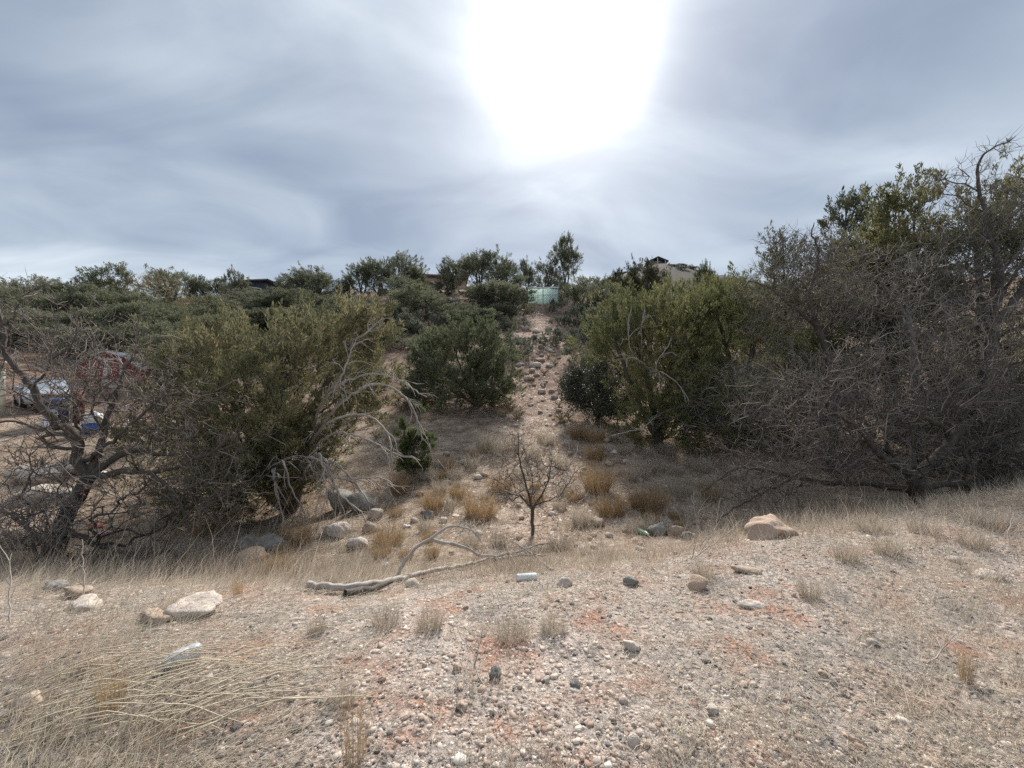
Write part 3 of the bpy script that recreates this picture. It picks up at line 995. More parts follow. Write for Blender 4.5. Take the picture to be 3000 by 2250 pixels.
# right foreground mesquite
root = hit(2700, 1492)
D0 = root[1]
q = lambda *a: [P(x, y, D0 + (z[0] if z else 0)) for x, y, *z in a]
limbs = [([root] + q((2680, 1410), (2665, 1380)), .14, .12),
         (q((2680, 1400), (2745, 1340, .1), (2790, 1280, .1), (2830, 1245, .2), (2890, 1222, .3), (2960, 1205, .4), (3040, 1190, .5)), .10, .04),
         (q((2780, 1290, .1), (2765, 1255), (2720, 1230, -.1), (2680, 1215, -.2), (2650, 1190, -.3)), .055, .02),
         (q((2765, 1255), (2770, 1230), (2830, 1195, -.2), (2880, 1150, -.3), (2930, 1120, -.3)), .035, .012),
         (q((2670, 1390), (2620, 1360, -.1), (2570, 1325, -.2), (2530, 1275, -.3), (2490, 1235, -.3), (2430, 1205, -.4), (2340, 1190, -.5)), .065, .018),
         (q((2620, 1360, -.1), (2540, 1345, -.4), (2470, 1375, -.5), (2390, 1370, -.6), (2300, 1385, -.7)), .03, .012),
         (q((2690, 1440), (2600, 1420, .2), (2500, 1415, .3), (2420, 1415, .3), (2330, 1400, .2), (2250, 1380, .1), (2160, 1370), (2110, 1400), (2055, 1440)), .07, .016),
         (q((2330, 1400, .2), (2240, 1440, 0), (2150, 1490, -.2), (2090, 1540, -.3)), .03, .01),
         (q((2685, 1370), (2670, 1290, .2), (2650, 1200, .3), (2620, 1110, .3)), .04, .014),
         (q((2700, 1430), (2770, 1420, -.1), (2860, 1420, -.1), (2940, 1400), (3030, 1380)), .06, .03),
         (q((2745, 1340, .1), (2840, 1310, .3), (2930, 1300, .4), (3040, 1280, .4)), .05, .02)]
els = [el(2620, 1130, 330, 140, D0, 1.1), el(2860, 1120, 240, 150, D0 + .1, 1.0), el(2380, 1190, 260, 120, D0 - .1, .9), el(2300, 1370, 260, 90, D0 - .1, .7),
       el(2560, 1330, 220, 100, D0, .8), el(2880, 1320, 200, 90, D0 + .1, .8), el(2250, 1430, 180, 60, D0 - .2, .5), el(2850, 960, 200, 90, D0 + .3, .8)]
mesquite('spreading dark leafless mesquite with low forked limbs behind the orange boulder', root, limbs, els, 2400, 5200, M['bark'], rtip=.0046, twl=(.12, .42))

# second stump and low limbs on the right edge
root = hit(2800, 1470)
D0 = root[1]
q = lambda *a: [P(x, y, D0 + (z[0] if z else 0)) for x, y, *z in a]
mesquite('low dark leafless mesquite with limbs lying along the right bank', root, [([root] + q((2810, 1430), (2870, 1410), (2960, 1365), (3060, 1330)), .10, .05), ([root] + q((2880, 1440), (2990, 1400), (3060, 1390)), .07, .04),
         (q((2870, 1410), (2920, 1340), (2950, 1260), (2960, 1200)), .05, .02)], [el(2930, 1300, 160, 110, D0, .8), el(3000, 1180, 150, 120, D0, .8)], 700, 1800, M['bark'])

# tall bare tree at the right edge
root = np.array([*P(2890, 0, 9.2)[:2], 0.0])
root[2] = g1z(root[0], root[1])
D0 = 9.2
q = lambda *a: [P(x, y, D0 + (z[0] if z else 0)) for x, y, *z in a]
limbs = [([root] + q((2895, 1120), (2905, 1000), (2908, 945)), .14, .11),
         (q((2908, 945), (2955, 905), (2990, 850), (3030, 790)), .09, .06), (q((2908, 945), (2925, 880), (2930, 800), (2915, 730), (2890, 690), (2885, 620), (2870, 560), (2865, 500), (2880, 455), (2930, 425), (2975, 400)), .075, .012),
         (q((2908, 945), (2860, 915), (2830, 870), (2800, 840), (2730, 830)), .05, .015), (q((2895, 960), (2885, 880), (2850, 800), (2800, 770)), .04, .015),
         (q((2890, 690), (2830, 715), (2760, 725), (2690, 710)), .025, .01), (q((2900, 660), (2960, 640), (3010, 590), (3060, 540)), .03, .012),
         (q((2870, 560), (2820, 540), (2770, 530), (2720, 505)), .018, .007), (q((2930, 800), (2990, 740), (3050, 700)), .04, .02), (q((2885, 620), (2830, 600), (2800, 560)), .02, .008)]
els = [el(2880, 620, 130, 110, D0, .9), el(2960, 700, 150, 150, D0, 1.0), el(2780, 790, 170, 120, D0, 1.0), el(2900, 880, 200, 120, D0, 1.1), el(2820, 530, 100, 45, D0, .5), el(2920, 450, 60, 40, D0, .3), el(3010, 540, 70, 70, D0, .5)]
mesquite('tall dark leafless mesquite rising against the sky above the right bank', root, limbs, els, 1200, 2600, M['bark'], rtip=.005, twl=(.12, .4))

# leaning bare tree with a wispy crown
root = np.array([*P(2440, 0, 9.9)[:2], 0.0])
root[2] = g1z(root[0], root[1])
D0 = 9.9
q = lambda *a: [P(x, y, D0 + (z[0] if z else 0)) for x, y, *z in a]
limbs = [([root] + q((2440, 1150), (2425, 1050), (2400, 970), (2385, 935)), .11, .075),
         (q((2385, 935), (2375, 880), (2370, 850), (2390, 790), (2400, 740), (2380, 690), (2385, 650)), .05, .012),
         (q((2400, 960), (2350, 920), (2300, 880), (2265, 850), (2230, 830)), .05, .018), (q((2390, 940), (2330, 905), (2270, 910), (2210, 930)), .035, .012),
         (q((2405, 980), (2440, 930), (2430, 880), (2480, 820), (2510, 790)), .03, .01), (q((2410, 990), (2470, 960), (2520, 900)), .025, .008), (q((2400, 970), (2340, 960), (2280, 975)), .02, .008),
         (q((2265, 850), (2270, 780), (2290, 720), (2300, 690)), .016, .006), (q((2390, 790), (2440, 770), (2480, 755)), .018, .007)]
els = [el(2340, 760, 130, 90, D0, .8), el(2250, 850, 110, 70, D0, .7), el(2430, 780, 100, 100, D0, .7), el(2380, 900, 180, 70, D0, .9), el(2280, 960, 120, 60, D0, .6), el(2500, 900, 110, 100, D0, .8)]
mesquite('leaning leafless mesquite with a wispy pale crown against the sky', root, limbs, els, 1100, 3000, M['bark'], rtip=.0048, twl=(.12, .42), upw=.45)

# grey bare tree between them
root = np.array([*P(2690, 0, 9.6)[:2], 0.0])
root[2] = g1z(root[0], root[1])
D0 = 9.6
q = lambda *a: [P(x, y, D0 + (z[0] if z else 0)) for x, y, *z in a]
limbs = [([root] + q((2680, 1080), (2670, 980), (2655, 930)), .10, .07), (q((2655, 930), (2620, 880), (2590, 840), (2575, 800), (2560, 740)), .05, .014),
         (q((2660, 940), (2700, 870), (2740, 830), (2790, 800)), .04, .012), (q((2655, 930), (2580, 920), (2510, 880)), .03, .01), (q((2670, 960), (2660, 880), (2680, 800), (2660, 740)), .03, .01)]
els = [el(2600, 820, 130, 110, D0, .8), el(2720, 850, 120, 110, D0, .8), el(2640, 930, 170, 90, D0, .9), el(2660, 1040, 190, 90, D0, .9)]
mesquite('grey leafless mesquite standing between the leaning and the tall one', root, limbs, els, 800, 1700, M['twig'], rtip=.0048, twl=(.12, .38))

# low thicket in front of the yellow-green junipers
root = hit(2380, 1330)
D0 = root[1]
q = lambda *a: [P(x, y, D0 + (z[0] if z else 0)) for x, y, *z in a]
limbs = [([root] + q((2300, 1240), (2200, 1180), (2110, 1120), (2040, 1080)), .06, .012), ([root] + q((2330, 1220), (2280, 1130), (2200, 1050)), .05, .012), ([root] + q((2400, 1230), (2430, 1130), (2400, 1040)), .05, .012),
         ([root] + q((2250, 1280), (2150, 1230), (2050, 1190), (1960, 1200), (1900, 1240)), .05, .01), ([root] + q((2260, 1310), (2160, 1290), (2060, 1260)), .04, .01), ([root] + q((2460, 1250), (2520, 1160)), .04, .012)]
els = [el(2150, 1170, 190, 110, D0, 1.0), el(2330, 1130, 190, 130, D0, 1.0), el(2100, 1240, 180, 60, D0, .8), el(2280, 1250, 200, 80, D0, .9), el(2450, 1160, 150, 120, D0, .9)]
mesquite('tangled grey leafless thicket spilling over the grass below the junipers', root, limbs, els, 1900, 4500, M['twig'], rtip=.0046, twl=(.14, .46), name='mesquite_thicket')

root = hit(2790, 1400)
D0 = root[1]
q = lambda *a: [P(x, y, D0 + (z[0] if z else 0)) for x, y, *z in a]
limbs = [([root] + q((2700, 1300), (2600, 1230), (2520, 1190)), .05, .012), ([root] + q((2800, 1290), (2760, 1190)), .05, .012), ([root] + q((2880, 1310), (2960, 1240), (3050, 1200)), .05, .012), ([root] + q((2670, 1340), (2560, 1310)), .04, .01)]
els = [el(2620, 1240, 170, 90, D0, .9), el(2800, 1230, 190, 110, D0, .9), el(2960, 1250, 150, 110, D0, .9), el(2560, 1310, 150, 60, D0, .7)]
mesquite('dense dark leafless thicket filling the bank behind the forked mesquite', root, limbs, els, 1500, 3000, M['bark'], rtip=.0046, twl=(.14, .46), name='mesquite_thicket')
right_juniper('low dark juniper hugging the bank behind the forked mesquite', (2640, 1260),
              [(2540, 1230, 150, 80, 0, 1.2), (2700, 1200, 160, 90, 0, 1.2), (2860, 1190, 160, 100, 0, 1.2), (2990, 1170, 120, 110, 0, 1.2)], [([(2640, 1200), (2700, 1150)], .08, .03), ([(2760, 1210), (2880, 1150)], .07, .03)], 60, 600, 760, 26, .13, .034, (.62, .66, .58, 1), .3, D=11.8)

# sapling in the wash
root = hit(1560, 1568)
D0 = root[1]
q = lambda *a: [P(x, y, D0 + (z[0] if z else 0)) for x, y, *z in a]
limbs = [([root] + q((1558, 1530), (1560, 1495)), .026, .022), (q((1560, 1495), (1548, 1450), (1530, 1390), (1520, 1330), (1518, 1280), (1515, 1235)), .016, .004),
         (q((1562, 1490), (1585, 1450), (1610, 1400), (1615, 1340)), .014, .004), (q((1570, 1480), (1640, 1450), (1680, 1390), (1712, 1355)), .012, .004), (q((1556, 1490), (1520, 1455), (1480, 1440)), .010, .003),
         (q((1565, 1480), (1600, 1470), (1650, 1470), (1720, 1482)), .008, .003), (q((1558, 1540), (1610, 1530), (1630, 1522)), .006, .003), (q((1556, 1540), (1520, 1530), (1460, 1540)), .006, .003), (q((1555, 1480), (1560, 1400), (1545, 1330)), .012, .004)]
els = [el(1560, 1400, 120, 90, D0, .5), el(1520, 1300, 45, 80, D0, .25), el(1500, 1420, 80, 70, D0, .4), el(1640, 1400, 70, 60, D0, .35)]
mesquite('small dark leafless mesquite sapling alone in the wash behind the fallen branch', root, limbs, els, 420, 700, M['bark'], rtip=.0036, twl=(.06, .2), name='mesquite_sapling', upw=.3)

# ------------------------------------------------------------------ hillside plants: templates, then copies
def tpl_juniper(seed, h=4.5, r=2.0, tall=False):
    global R
    keep, R = R, np.random.default_rng(seed)
    els = [((0, 0, h * .45), np.array([r * .85, r * .85, h * .42]))]
    for k in range(5):
        a = k * 1.26 + R.uniform(-.4, .4)
        q_ = R.uniform(.3, .6) * r
        els.append(((math.cos(a) * q_, math.sin(a) * q_, h * R.uniform(.2, .76)), np.array([r * .5, r * .5, h * .22]) * R.uniform(.8, 1.15)))
    els = [(np.array(c, float), s) for c, s in els]
    root = np.zeros(3)
    stems = [([root, np.array([R.normal(0, .25), R.normal(0, .25), h * .3]), np.array([R.normal(0, .5), R.normal(0, .5), h * .72])], .12, .03) for _ in range(3)]
    sk, tb, cb = juniper_meshes(els, root, stems, 52, 440, 740, 26, .16, .036, .26, .48, .08, tip=.007, low=.1, tintmean=.4)
    res = (tb.mesh('trunk', M['bark'], True), cb.mesh('crown', M['juniper']))
    R = keep
    return res


def tpl_shrub(seed, mat, h=1.2, r=.8, npl=170, m=20, sl=.10, sw=.03, tm=.5):
    global R
    keep, R = R, np.random.default_rng(seed)
    els = [(np.array([0, 0, h * .5]), np.array([r, r, h * .5])), (np.array([r * .4, 0, h * .55]), np.array([r * .5, r * .5, h * .45])), (np.array([-r * .4, r * .2, h * .5]), np.array([r * .5, r * .5, h * .4]))]
    root = np.zeros(3)
    stems = [([root, np.array([math.cos(a) * r * .3, math.sin(a) * r * .3, h * .4])], .02, .01) for a in (0, 1.3, 2.5, 3.8, 5)]
    sk, tb, cb = juniper_meshes(els, root, stems, 26, 170, npl, m, sl, sw, .1, .2, .04, tip=.004, low=.05, tintmean=tm)
    res = (tb.mesh('stems', M['bark'], True), cb.mesh('foliage', mat))
    R = keep
    return res


def tpl_bare(seed, h, r, npt, ntw, bark, twigm, upw=.6, rt=.004):
    global R
    keep, R = R, np.random.default_rng(seed)
    root = np.zeros(3)
    sk = Skel(root)
    for k in range(7):
        a = k * .9 + R.uniform(-.3, .3)
        sk.limb([root, np.array([math.cos(a) * r * .3, math.sin(a) * r * .3, h * .35]), np.array([math.cos(a) * r * .7, math.sin(a) * r * .7, h * .75])], .035, .01, .15)
    pts = in_ellipsoids([(np.array([0, 0, h * .6]), np.array([r, r, h * .42]))], npt, .3)
    pts[:, 2] = np.maximum(pts[:, 2], .1)
    sk.grow(pts, .2).finish(rt, .42, .08)
    tb, cb = MB(), MB()
    tubes(tb, sk.P, sk.par, sk.rad)
    cand = np.nonzero(sk.rad < .012)[0]
    kk = cand[R.integers(0, len(cand), ntw)]
    twigs(cb, sk.P[kk], norm(sk.dir[kk] + .6 * rdir(ntw) + [0, 0, upw]), R.uniform(.2, .6, ntw) * h * .25, R.uniform(.004, .007, ntw), .35)
    res = (tb.mesh('stems', bark, True), cb.mesh('twigs', twigm))
    R = keep
    return res


M['silver'] = mat_leaf("silver_leaf", [(0.0, (0.10, 0.105, 0.075)), (0.5, (0.17, 0.175, 0.13)), (1.0, (0.26, 0.26, 0.20))], .3)
M['ochre_twig'] = mat_wood("ochre_twig", (0.20, 0.15, 0.075), (0.36, 0.29, 0.16), 6, .2)
TJ = [tpl_juniper(100 + i) for i in range(5)]
TJ += TJ[:2]
TS = [tpl_shrub(200 + i, M['silver']) for i in range(4)]
TB = [tpl_bare(300 + i, 3.0, 1.7, 380, 1300, M['twig'], M['twig_pale']) for i in range(2)]
TO = [tpl_bare(320, 3.2, 1.8, 380, 1700, M['ochre_twig'], M['ochre_twig'])]
TD = [tpl_bare(340 + i, .7, .45, 70, 420, M['ochre_twig'], M['deadleaf'], .8, .0025) for i in range(3)]


def plant_copy(tpl, name, label, cat, px, top, wpx, D, h0, r0, group, col=(1, 1, 1, 1), names=('trunk', 'crown'), hmin=None, base=None):
    x = (px - 1500) / F * D
    if base is not None:
        p = hit(px, base)
        x, D = p[0], p[1]
    z = g1z(x, D) - .05
    ztop = CAMZ - (top - 1125) / F * D
    h = max(ztop - z, hmin or .4)
    t = thing(name, label, cat, (x, D, z), R.uniform(0, 6.28), group)
    s = wpx / F * D / (2 * r0)
    t.scale = (s, s, h / h0)
    for nm, me in zip(names, tpl):
        o = obj(nm, me, t)
        o.color = col
        if nm == 'twigs':
            o['kind'] = 'stuff'
    return t


GR = 'junipers along the ridge'
GS = 'junipers on the hillside'
ridge_l = 'grey-green juniper standing against the sky on the left ridge'
slope_l = 'grey-green juniper crowded on the hillside above the red shed'
ridge_c = 'feathery juniper against the bright sky on the middle of the ridge'
slope_c = 'grey-green juniper on the upper slope below the ridge line'
cj = (1.02, 1.1, 1.28, 1)  # grey-green foliage, colour lifted bluish to stand in for distance haze
RIDGE_LABELS = {
    (505, 778): 'round-topped juniper on the ridge behind the ochre willow-like bush',
    (590, 812): 'thin sparse juniper on the ridge just right of the ochre bush',
    (692, 790): 'bushy juniper touching the left side of the dark gabled house',
    (840, 812): 'small juniper at the right gable end of the dark house',
    (930, 782): 'wide round juniper on the ridge right of the dark gabled house',
    (335, 782): 'tallest juniper on the ridge above the red shed',
    (1012, 832): 'lowest small juniper in the dip of the ridge right of the dark house',
    (1180, 738): 'tall juniper on the ridge at the left end of the tan house',
    (1330, 752): 'slim juniper in front of the right end of the tan house',
    (1470, 738): 'large dense juniper on the ridge left of the green screen',
    (1545, 762): 'sparse juniper directly behind the left corner of the green screen',
    (1600, 762): 'sparse juniper directly behind the middle of the green screen',
    (1640, 830): 'low juniper at the right corner of the green screen',
    (1700, 815): 'dark rounded juniper on the slope right of the green screen',
}
for lab0, grp, rows_ in (
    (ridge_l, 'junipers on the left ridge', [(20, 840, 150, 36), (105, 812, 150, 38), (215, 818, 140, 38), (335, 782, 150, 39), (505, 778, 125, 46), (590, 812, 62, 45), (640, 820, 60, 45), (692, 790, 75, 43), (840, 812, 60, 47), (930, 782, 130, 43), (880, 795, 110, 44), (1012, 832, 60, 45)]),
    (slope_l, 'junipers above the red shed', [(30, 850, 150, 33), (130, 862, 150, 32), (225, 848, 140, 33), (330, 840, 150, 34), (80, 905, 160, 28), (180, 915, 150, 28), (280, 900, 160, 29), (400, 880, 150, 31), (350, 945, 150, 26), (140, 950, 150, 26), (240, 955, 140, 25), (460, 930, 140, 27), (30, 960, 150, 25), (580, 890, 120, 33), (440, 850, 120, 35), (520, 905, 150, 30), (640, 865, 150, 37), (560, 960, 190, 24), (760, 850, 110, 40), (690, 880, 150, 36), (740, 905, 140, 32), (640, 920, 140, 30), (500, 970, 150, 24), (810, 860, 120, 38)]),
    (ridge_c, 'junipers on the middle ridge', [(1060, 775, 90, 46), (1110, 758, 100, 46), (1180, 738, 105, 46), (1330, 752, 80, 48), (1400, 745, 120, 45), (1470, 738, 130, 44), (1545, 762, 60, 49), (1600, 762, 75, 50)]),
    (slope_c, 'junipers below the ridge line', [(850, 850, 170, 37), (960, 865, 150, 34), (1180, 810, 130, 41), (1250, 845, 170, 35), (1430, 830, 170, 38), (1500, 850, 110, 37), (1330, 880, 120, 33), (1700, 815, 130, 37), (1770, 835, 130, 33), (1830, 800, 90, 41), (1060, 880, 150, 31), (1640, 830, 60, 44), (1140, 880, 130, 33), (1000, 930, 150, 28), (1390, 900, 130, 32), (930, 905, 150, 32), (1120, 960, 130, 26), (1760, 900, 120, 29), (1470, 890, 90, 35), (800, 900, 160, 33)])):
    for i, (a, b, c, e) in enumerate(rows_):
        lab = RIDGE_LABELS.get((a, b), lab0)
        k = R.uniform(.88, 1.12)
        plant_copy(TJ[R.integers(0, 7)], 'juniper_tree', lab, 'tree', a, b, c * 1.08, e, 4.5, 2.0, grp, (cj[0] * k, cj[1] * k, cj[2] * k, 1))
plant_copy(TJ[2], 'juniper_tree', 'tallest feathery juniper on the skyline just right of the green screen', 'tree', 1655, 704, 88, 50, 4.5, 2.0, None, (.8, .88, .9, 1))
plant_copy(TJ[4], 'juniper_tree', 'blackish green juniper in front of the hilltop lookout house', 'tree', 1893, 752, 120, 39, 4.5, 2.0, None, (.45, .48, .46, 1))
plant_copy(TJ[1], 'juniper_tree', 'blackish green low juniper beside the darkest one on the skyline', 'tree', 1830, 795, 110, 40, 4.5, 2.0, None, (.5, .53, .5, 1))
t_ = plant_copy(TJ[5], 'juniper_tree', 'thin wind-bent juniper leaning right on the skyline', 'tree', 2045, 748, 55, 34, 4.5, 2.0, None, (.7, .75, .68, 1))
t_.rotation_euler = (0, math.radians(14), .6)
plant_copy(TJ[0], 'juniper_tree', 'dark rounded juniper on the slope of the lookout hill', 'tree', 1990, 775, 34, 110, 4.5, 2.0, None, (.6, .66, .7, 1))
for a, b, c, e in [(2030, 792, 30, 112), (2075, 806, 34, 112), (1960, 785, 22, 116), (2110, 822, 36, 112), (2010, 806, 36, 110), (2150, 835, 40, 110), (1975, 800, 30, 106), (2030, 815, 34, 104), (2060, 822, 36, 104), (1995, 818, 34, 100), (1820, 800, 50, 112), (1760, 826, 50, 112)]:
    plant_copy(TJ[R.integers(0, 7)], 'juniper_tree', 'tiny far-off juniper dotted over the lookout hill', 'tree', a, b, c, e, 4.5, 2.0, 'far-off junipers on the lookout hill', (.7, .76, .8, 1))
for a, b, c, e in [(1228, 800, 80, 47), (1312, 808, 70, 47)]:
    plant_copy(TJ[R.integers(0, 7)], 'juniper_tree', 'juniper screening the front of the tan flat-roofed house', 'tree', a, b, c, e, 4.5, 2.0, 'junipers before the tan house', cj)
plant_copy(TJ[3], 'juniper_tree', 'olive juniper just behind the left side of the big juniper', 'tree', 570, 940, 160, 14.0, 4.5, 2.0, None, (1.0, 1.0, .9, 1))
plant_copy(TJ[6], 'juniper_tree', 'olive juniper on the skyline behind the broad yellow-green one', 'tree', 2010, 812, 170, 20, 4.5, 2.0, None, (.95, 1.0, .85, 1))
plant_copy(TJ[1], 'juniper_tree', 'olive juniper behind the right shoulder of the big juniper', 'tree', 1010, 905, 190, 17, 4.5, 2.0, None, (.95, 1.0, .95, 1))
for a, b, c, e in [(2090, 815, 150, 25), (2185, 822, 140, 24), (2280, 812, 140, 27)]:
    plant_copy(TJ[R.integers(0, 5)], 'juniper_tree', 'olive juniper on the skyline between the broad juniper and the leaning mesquite', 'tree', a, b, c, e, 4.5, 2.0, 'skyline junipers behind the leaning mesquite', (.95, 1.0, .9, 1))
plant_copy(TJ[5], 'juniper_tree', 'olive juniper on the far slope seen through the right-hand mesquites', 'tree', 2260, 830, 170, 22, 4.5, 2.0, None, (.85, .9, .8, 1))

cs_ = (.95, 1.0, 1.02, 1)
for i, (a, b, c, e) in enumerate([(960, 905, 110, 31), (1195, 925, 90, 29), (1290, 925, 80, 31), (1480, 985, 100, 24), (1530, 1000, 70, 24), (1640, 930, 65, 33), (1685, 905, 75, 32), (1615, 965, 80, 27), (1665, 965, 70, 27), (1620, 880, 45, 39), (1545, 905, 45, 38), (1190, 1000, 90, 25),
                                  (1500, 930, 90, 32), (1400, 915, 90, 33), (1700, 960, 70, 27), (1230, 880, 80, 37), (1110, 950, 90, 28), (1555, 990, 60, 26)]):
    k = R.uniform(.8, 1.1)
    plant_copy(TS[i % 4], 'sage_shrub', 'silvery grey-green shrub on the stony hillside below the green screen', 'shrub', a, b, c, e, 1.2, .8, 'silvery shrubs on the hillside', (cs_[0] * k, cs_[1] * k, cs_[2] * k, 1), ('stems', 'foliage'), .8)
for i in range(70):
    while True:
        px_, D_ = R.uniform(30, 2250), R.uniform(17, 46)
        x_ = (px_ - 1500) / F * D_
        if abs(x_ - D_ * .052) > .9 + D_ * .035 and not (px_ < 420 and D_ < 27):
            break
    zt = g1z(x_, D_) + R.uniform(.8, 1.7)
    k = R.uniform(.6, 1.05)
    plant_copy(TS[i % 4], 'sage_shrub', 'grey-green shrub filling the gaps between hillside junipers', 'shrub', px_, 1125 - (zt - CAMZ) / D_ * F, R.uniform(1.3, 2.6) / D_ * F, D_, 1.2, .8, 'grey-green shrubs between the junipers', (k, k * 1.02, k * .98, 1), ('stems', 'foliage'), .6)
plant_copy(TS[1], 'sage_shrub', 'pale green tufted shrub on a bare stem beside the stony track', 'shrub', 1448, 1058, 62, 16.5, 1.2, .8, None, (1.25, 1.3, 1.1, 1), ('stems', 'foliage'))
for a, b, c, e in [(735, 850, 150, 40), (60, 900, 200, 26), (200, 960, 190, 24), (930, 930, 120, 30), (1020, 1190, 120, 15), (1330, 1190, 110, 15.5), (1420, 1200, 80, 15)]:
    plant_copy(TB[int(a) % 2], 'bare_bush', 'leafless grey bush among the junipers on the hillside', 'bush', a, b, c, e, 3.0, 1.7, 'leafless bushes on the hillside', names=('stems', 'twigs'))
for a, b, c, e in [(452, 805, 150, 40), (590, 868, 130, 35)]:
    plant_copy(TO[0], 'bare_bush', 'ochre leafless willow-like bush on the left ridge', 'bush', a, b, c, e, 3.2, 1.8, 'ochre bushes on the left ridge', names=('stems', 'twigs'))
# small dry shrubs on track and slope
for i in range(60):
    px, py = (R.uniform(1380, 1720), R.uniform(985, 1240)) if i < 42 else (R.uniform(1040, 1330), R.uniform(1120, 1300))
    p = hit(px, py)
    t_ = thing('dry_shrub', 'small brown dry shrub dotted along the stony track' if i < 42 else 'small brown dry shrub on the dirt slope behind the dead boughs', 'shrub', tuple(p), R.uniform(0, 6.28), 'dry shrubs on the stony track' if i < 42 else 'dry shrubs on the dirt slope')
    s = R.uniform(.35, .8)
    t_.scale = (s * 1.25, s * 1.25, s * R.uniform(.6, .95))
    for nm, me in zip(('stems', 'twigs'), TD[i % 3]):
        o_ = obj(nm, me, t_)
        if nm == 'twigs':
            o_['kind'] = 'stuff'


# ------------------------------------------------------------------ orange-brown brush clumps and grass tufts
def tpl_broom(seed, h, r, n, mat_, lo=.0, lean=.55):
    global R
    keep, R = R, np.random.default_rng(seed)
    b = MB()
    a = R.uniform(0, 6.28, n)
    rr_ = np.sqrt(R.random(n)) * r * .6
    p = np.c_[np.cos(a) * rr_, np.sin(a) * rr_, np.full(n, -.02)]
    d = norm(np.c_[np.cos(a), np.sin(a), np.zeros(n)] * (R.random(n) * lean)[:, None] + [0, 0, 1] + .12 * rdir(n))
    L = h * R.beta(2.2, 1.6, n) * 1.1
    blades(b, p, d, L, R.uniform(.0035, .007, n), .25, np.clip(lo + R.beta(2, 2, n) * .9, 0, 1))
    m2 = n * 2
    k = R.integers(0, n, m2)
    t = R.uniform(.35, .95, m2)
    blades(b, p[k] + d[k] * (L[k] * t)[:, None], norm(d[k] + .5 * rdir(m2)), L[k] * R.uniform(.12, .3, m2), R.uniform(.003, .006, m2), .3, np.clip(lo + .3 + R.beta(2, 2, m2) * .7, 0, 1))
    res = b.mesh('stems', mat_)
    R = keep
    return res


def blades(mb, p, d, ln, wd, curl, tint):
    n = len(p)
    ln = np.broadcast_to(ln, (n,))[:, None]
    wd = np.broadcast_to(wd, (n,))[:, None]
    s = norm(np.cross(d, rdir(n)))
    m = p + d * ln * .55
    d2 = norm(d + curl * rdir(n))
    e = m + d2 * ln * .45
    V = np.stack([p - s * wd * .5, p + s * wd * .5, m + s * wd * .42, m - s * wd * .42, e], 1)
    b = np.arange(n) * 5
    mb.add(V.reshape(-1, 3), tris=np.stack([b + 3, b + 2, b + 4], 1), quads=np.stack([b, b + 1, b + 2, b + 3], 1), tint=np.repeat(np.clip(tint, 0, 1), 5))


TBr = [tpl_broom(400 + i, .55, .45, 560, M['broom'], .0, .95) for i in range(4)]
TGr = [tpl_broom(420 + i, .38, .32, 300, M['grass'], .0, .8) for i in range(3)]


def clump(name, label, cat, px, py, hpx, wpx, tpl, h0, r0, group=None):
    p = hit(px, py)
    t = thing(name, label, cat, tuple(p), R.uniform(0, 6.28), group)
    s = wpx / F * p[1] / (2 * r0)
    t.scale = (s, s, hpx / F * p[1] / h0)
    obj('stems', tpl, t)
    return t


GB = 'orange-brown brush clumps in the wash'
for i, (px, py, hp, wp) in enumerate([(1750, 1440, 100, 110), (1745, 1345, 50, 70), (1790, 1510, 75, 110), (1905, 1500, 85, 110), (1410, 1515, 85, 130), (1470, 1440, 60, 90), (1270, 1495, 75, 80), (1265, 1640, 60, 50), (1255, 1590, 45, 45), (1190, 1640, 45, 50),
                                      (1740, 1290, 40, 80), (1690, 1285, 50, 60), (1140, 1600, 75, 110), (1170, 1450, 70, 60), (2080, 1470, 70, 60), (1340, 1460, 50, 60), (1870, 1490, 60, 60)]):
    clump('brush_clump', 'orange-brown dry brush clump standing in the grassy wash', 'brush', px, py, hp * 1.15, wp, TBr[i % 4], .6, .45, GB)
for i, (px, py, hp, wp) in enumerate([(805, 1690, 100, 110), (870, 1600, 80, 100), (600, 1570, 60, 70), (1120, 1640, 70, 70)]):
    clump('brush_clump', 'ochre grass-like brush clump beside the rocks below the big juniper', 'brush', px, py, hp, wp, TBr[i % 4], .6, .45, 'brush clumps by the rocks')
for i in range(46):
    px_, py_ = R.uniform(1120, 2060), R.uniform(1262, 1560)
    h_ = R.uniform(26, 58) * (.6 + .5 * (py_ - 1250) / 300)
    clump('brush_clump', 'small faded brown weed clump scattered through the wash', 'brush', px_, py_, h_, h_ * R.uniform(.9, 1.5), (TBr + TGr + TGr)[i % 10], .6 if i % 10 < 4 else .38, .45 if i % 10 < 4 else .32, 'faded weed clumps in the wash')
GG = 'dry grass tufts in the wash'
for i, (px, py, hp, wp) in enumerate([(1870, 1400, 65, 90), (1925, 1380, 45, 70), (1830, 1330, 40, 60), (1460, 1330, 70, 70), (1500, 1320, 70, 60), (1420, 1320, 70, 70), (1330, 1400, 50, 70), (1290, 1370, 45, 60), (1640, 1490, 50, 60), (2000, 1450, 50, 80), (1950, 1330, 40, 60), (1560, 1340, 60, 70),
                                      (1600, 1300, 50, 70), (1380, 1370, 50, 60), (1700, 1540, 60, 60), (1290, 1440, 50, 60), (2060, 1380, 50, 70), (1650, 1370, 40, 60), (1520, 1400, 40, 60), (1980, 1390, 40, 60), (1850, 1560, 50, 60), (1380, 1600, 50, 70), (1460, 1600, 50, 70), (1640, 1610, 60, 90), (1780, 1640, 60, 90)]):
    clump('grass_tuft', 'straw-coloured dry grass tuft in the sunken wash', 'grass', px, py, hp, wp, TGr[i % 3], .38, .32, GG)
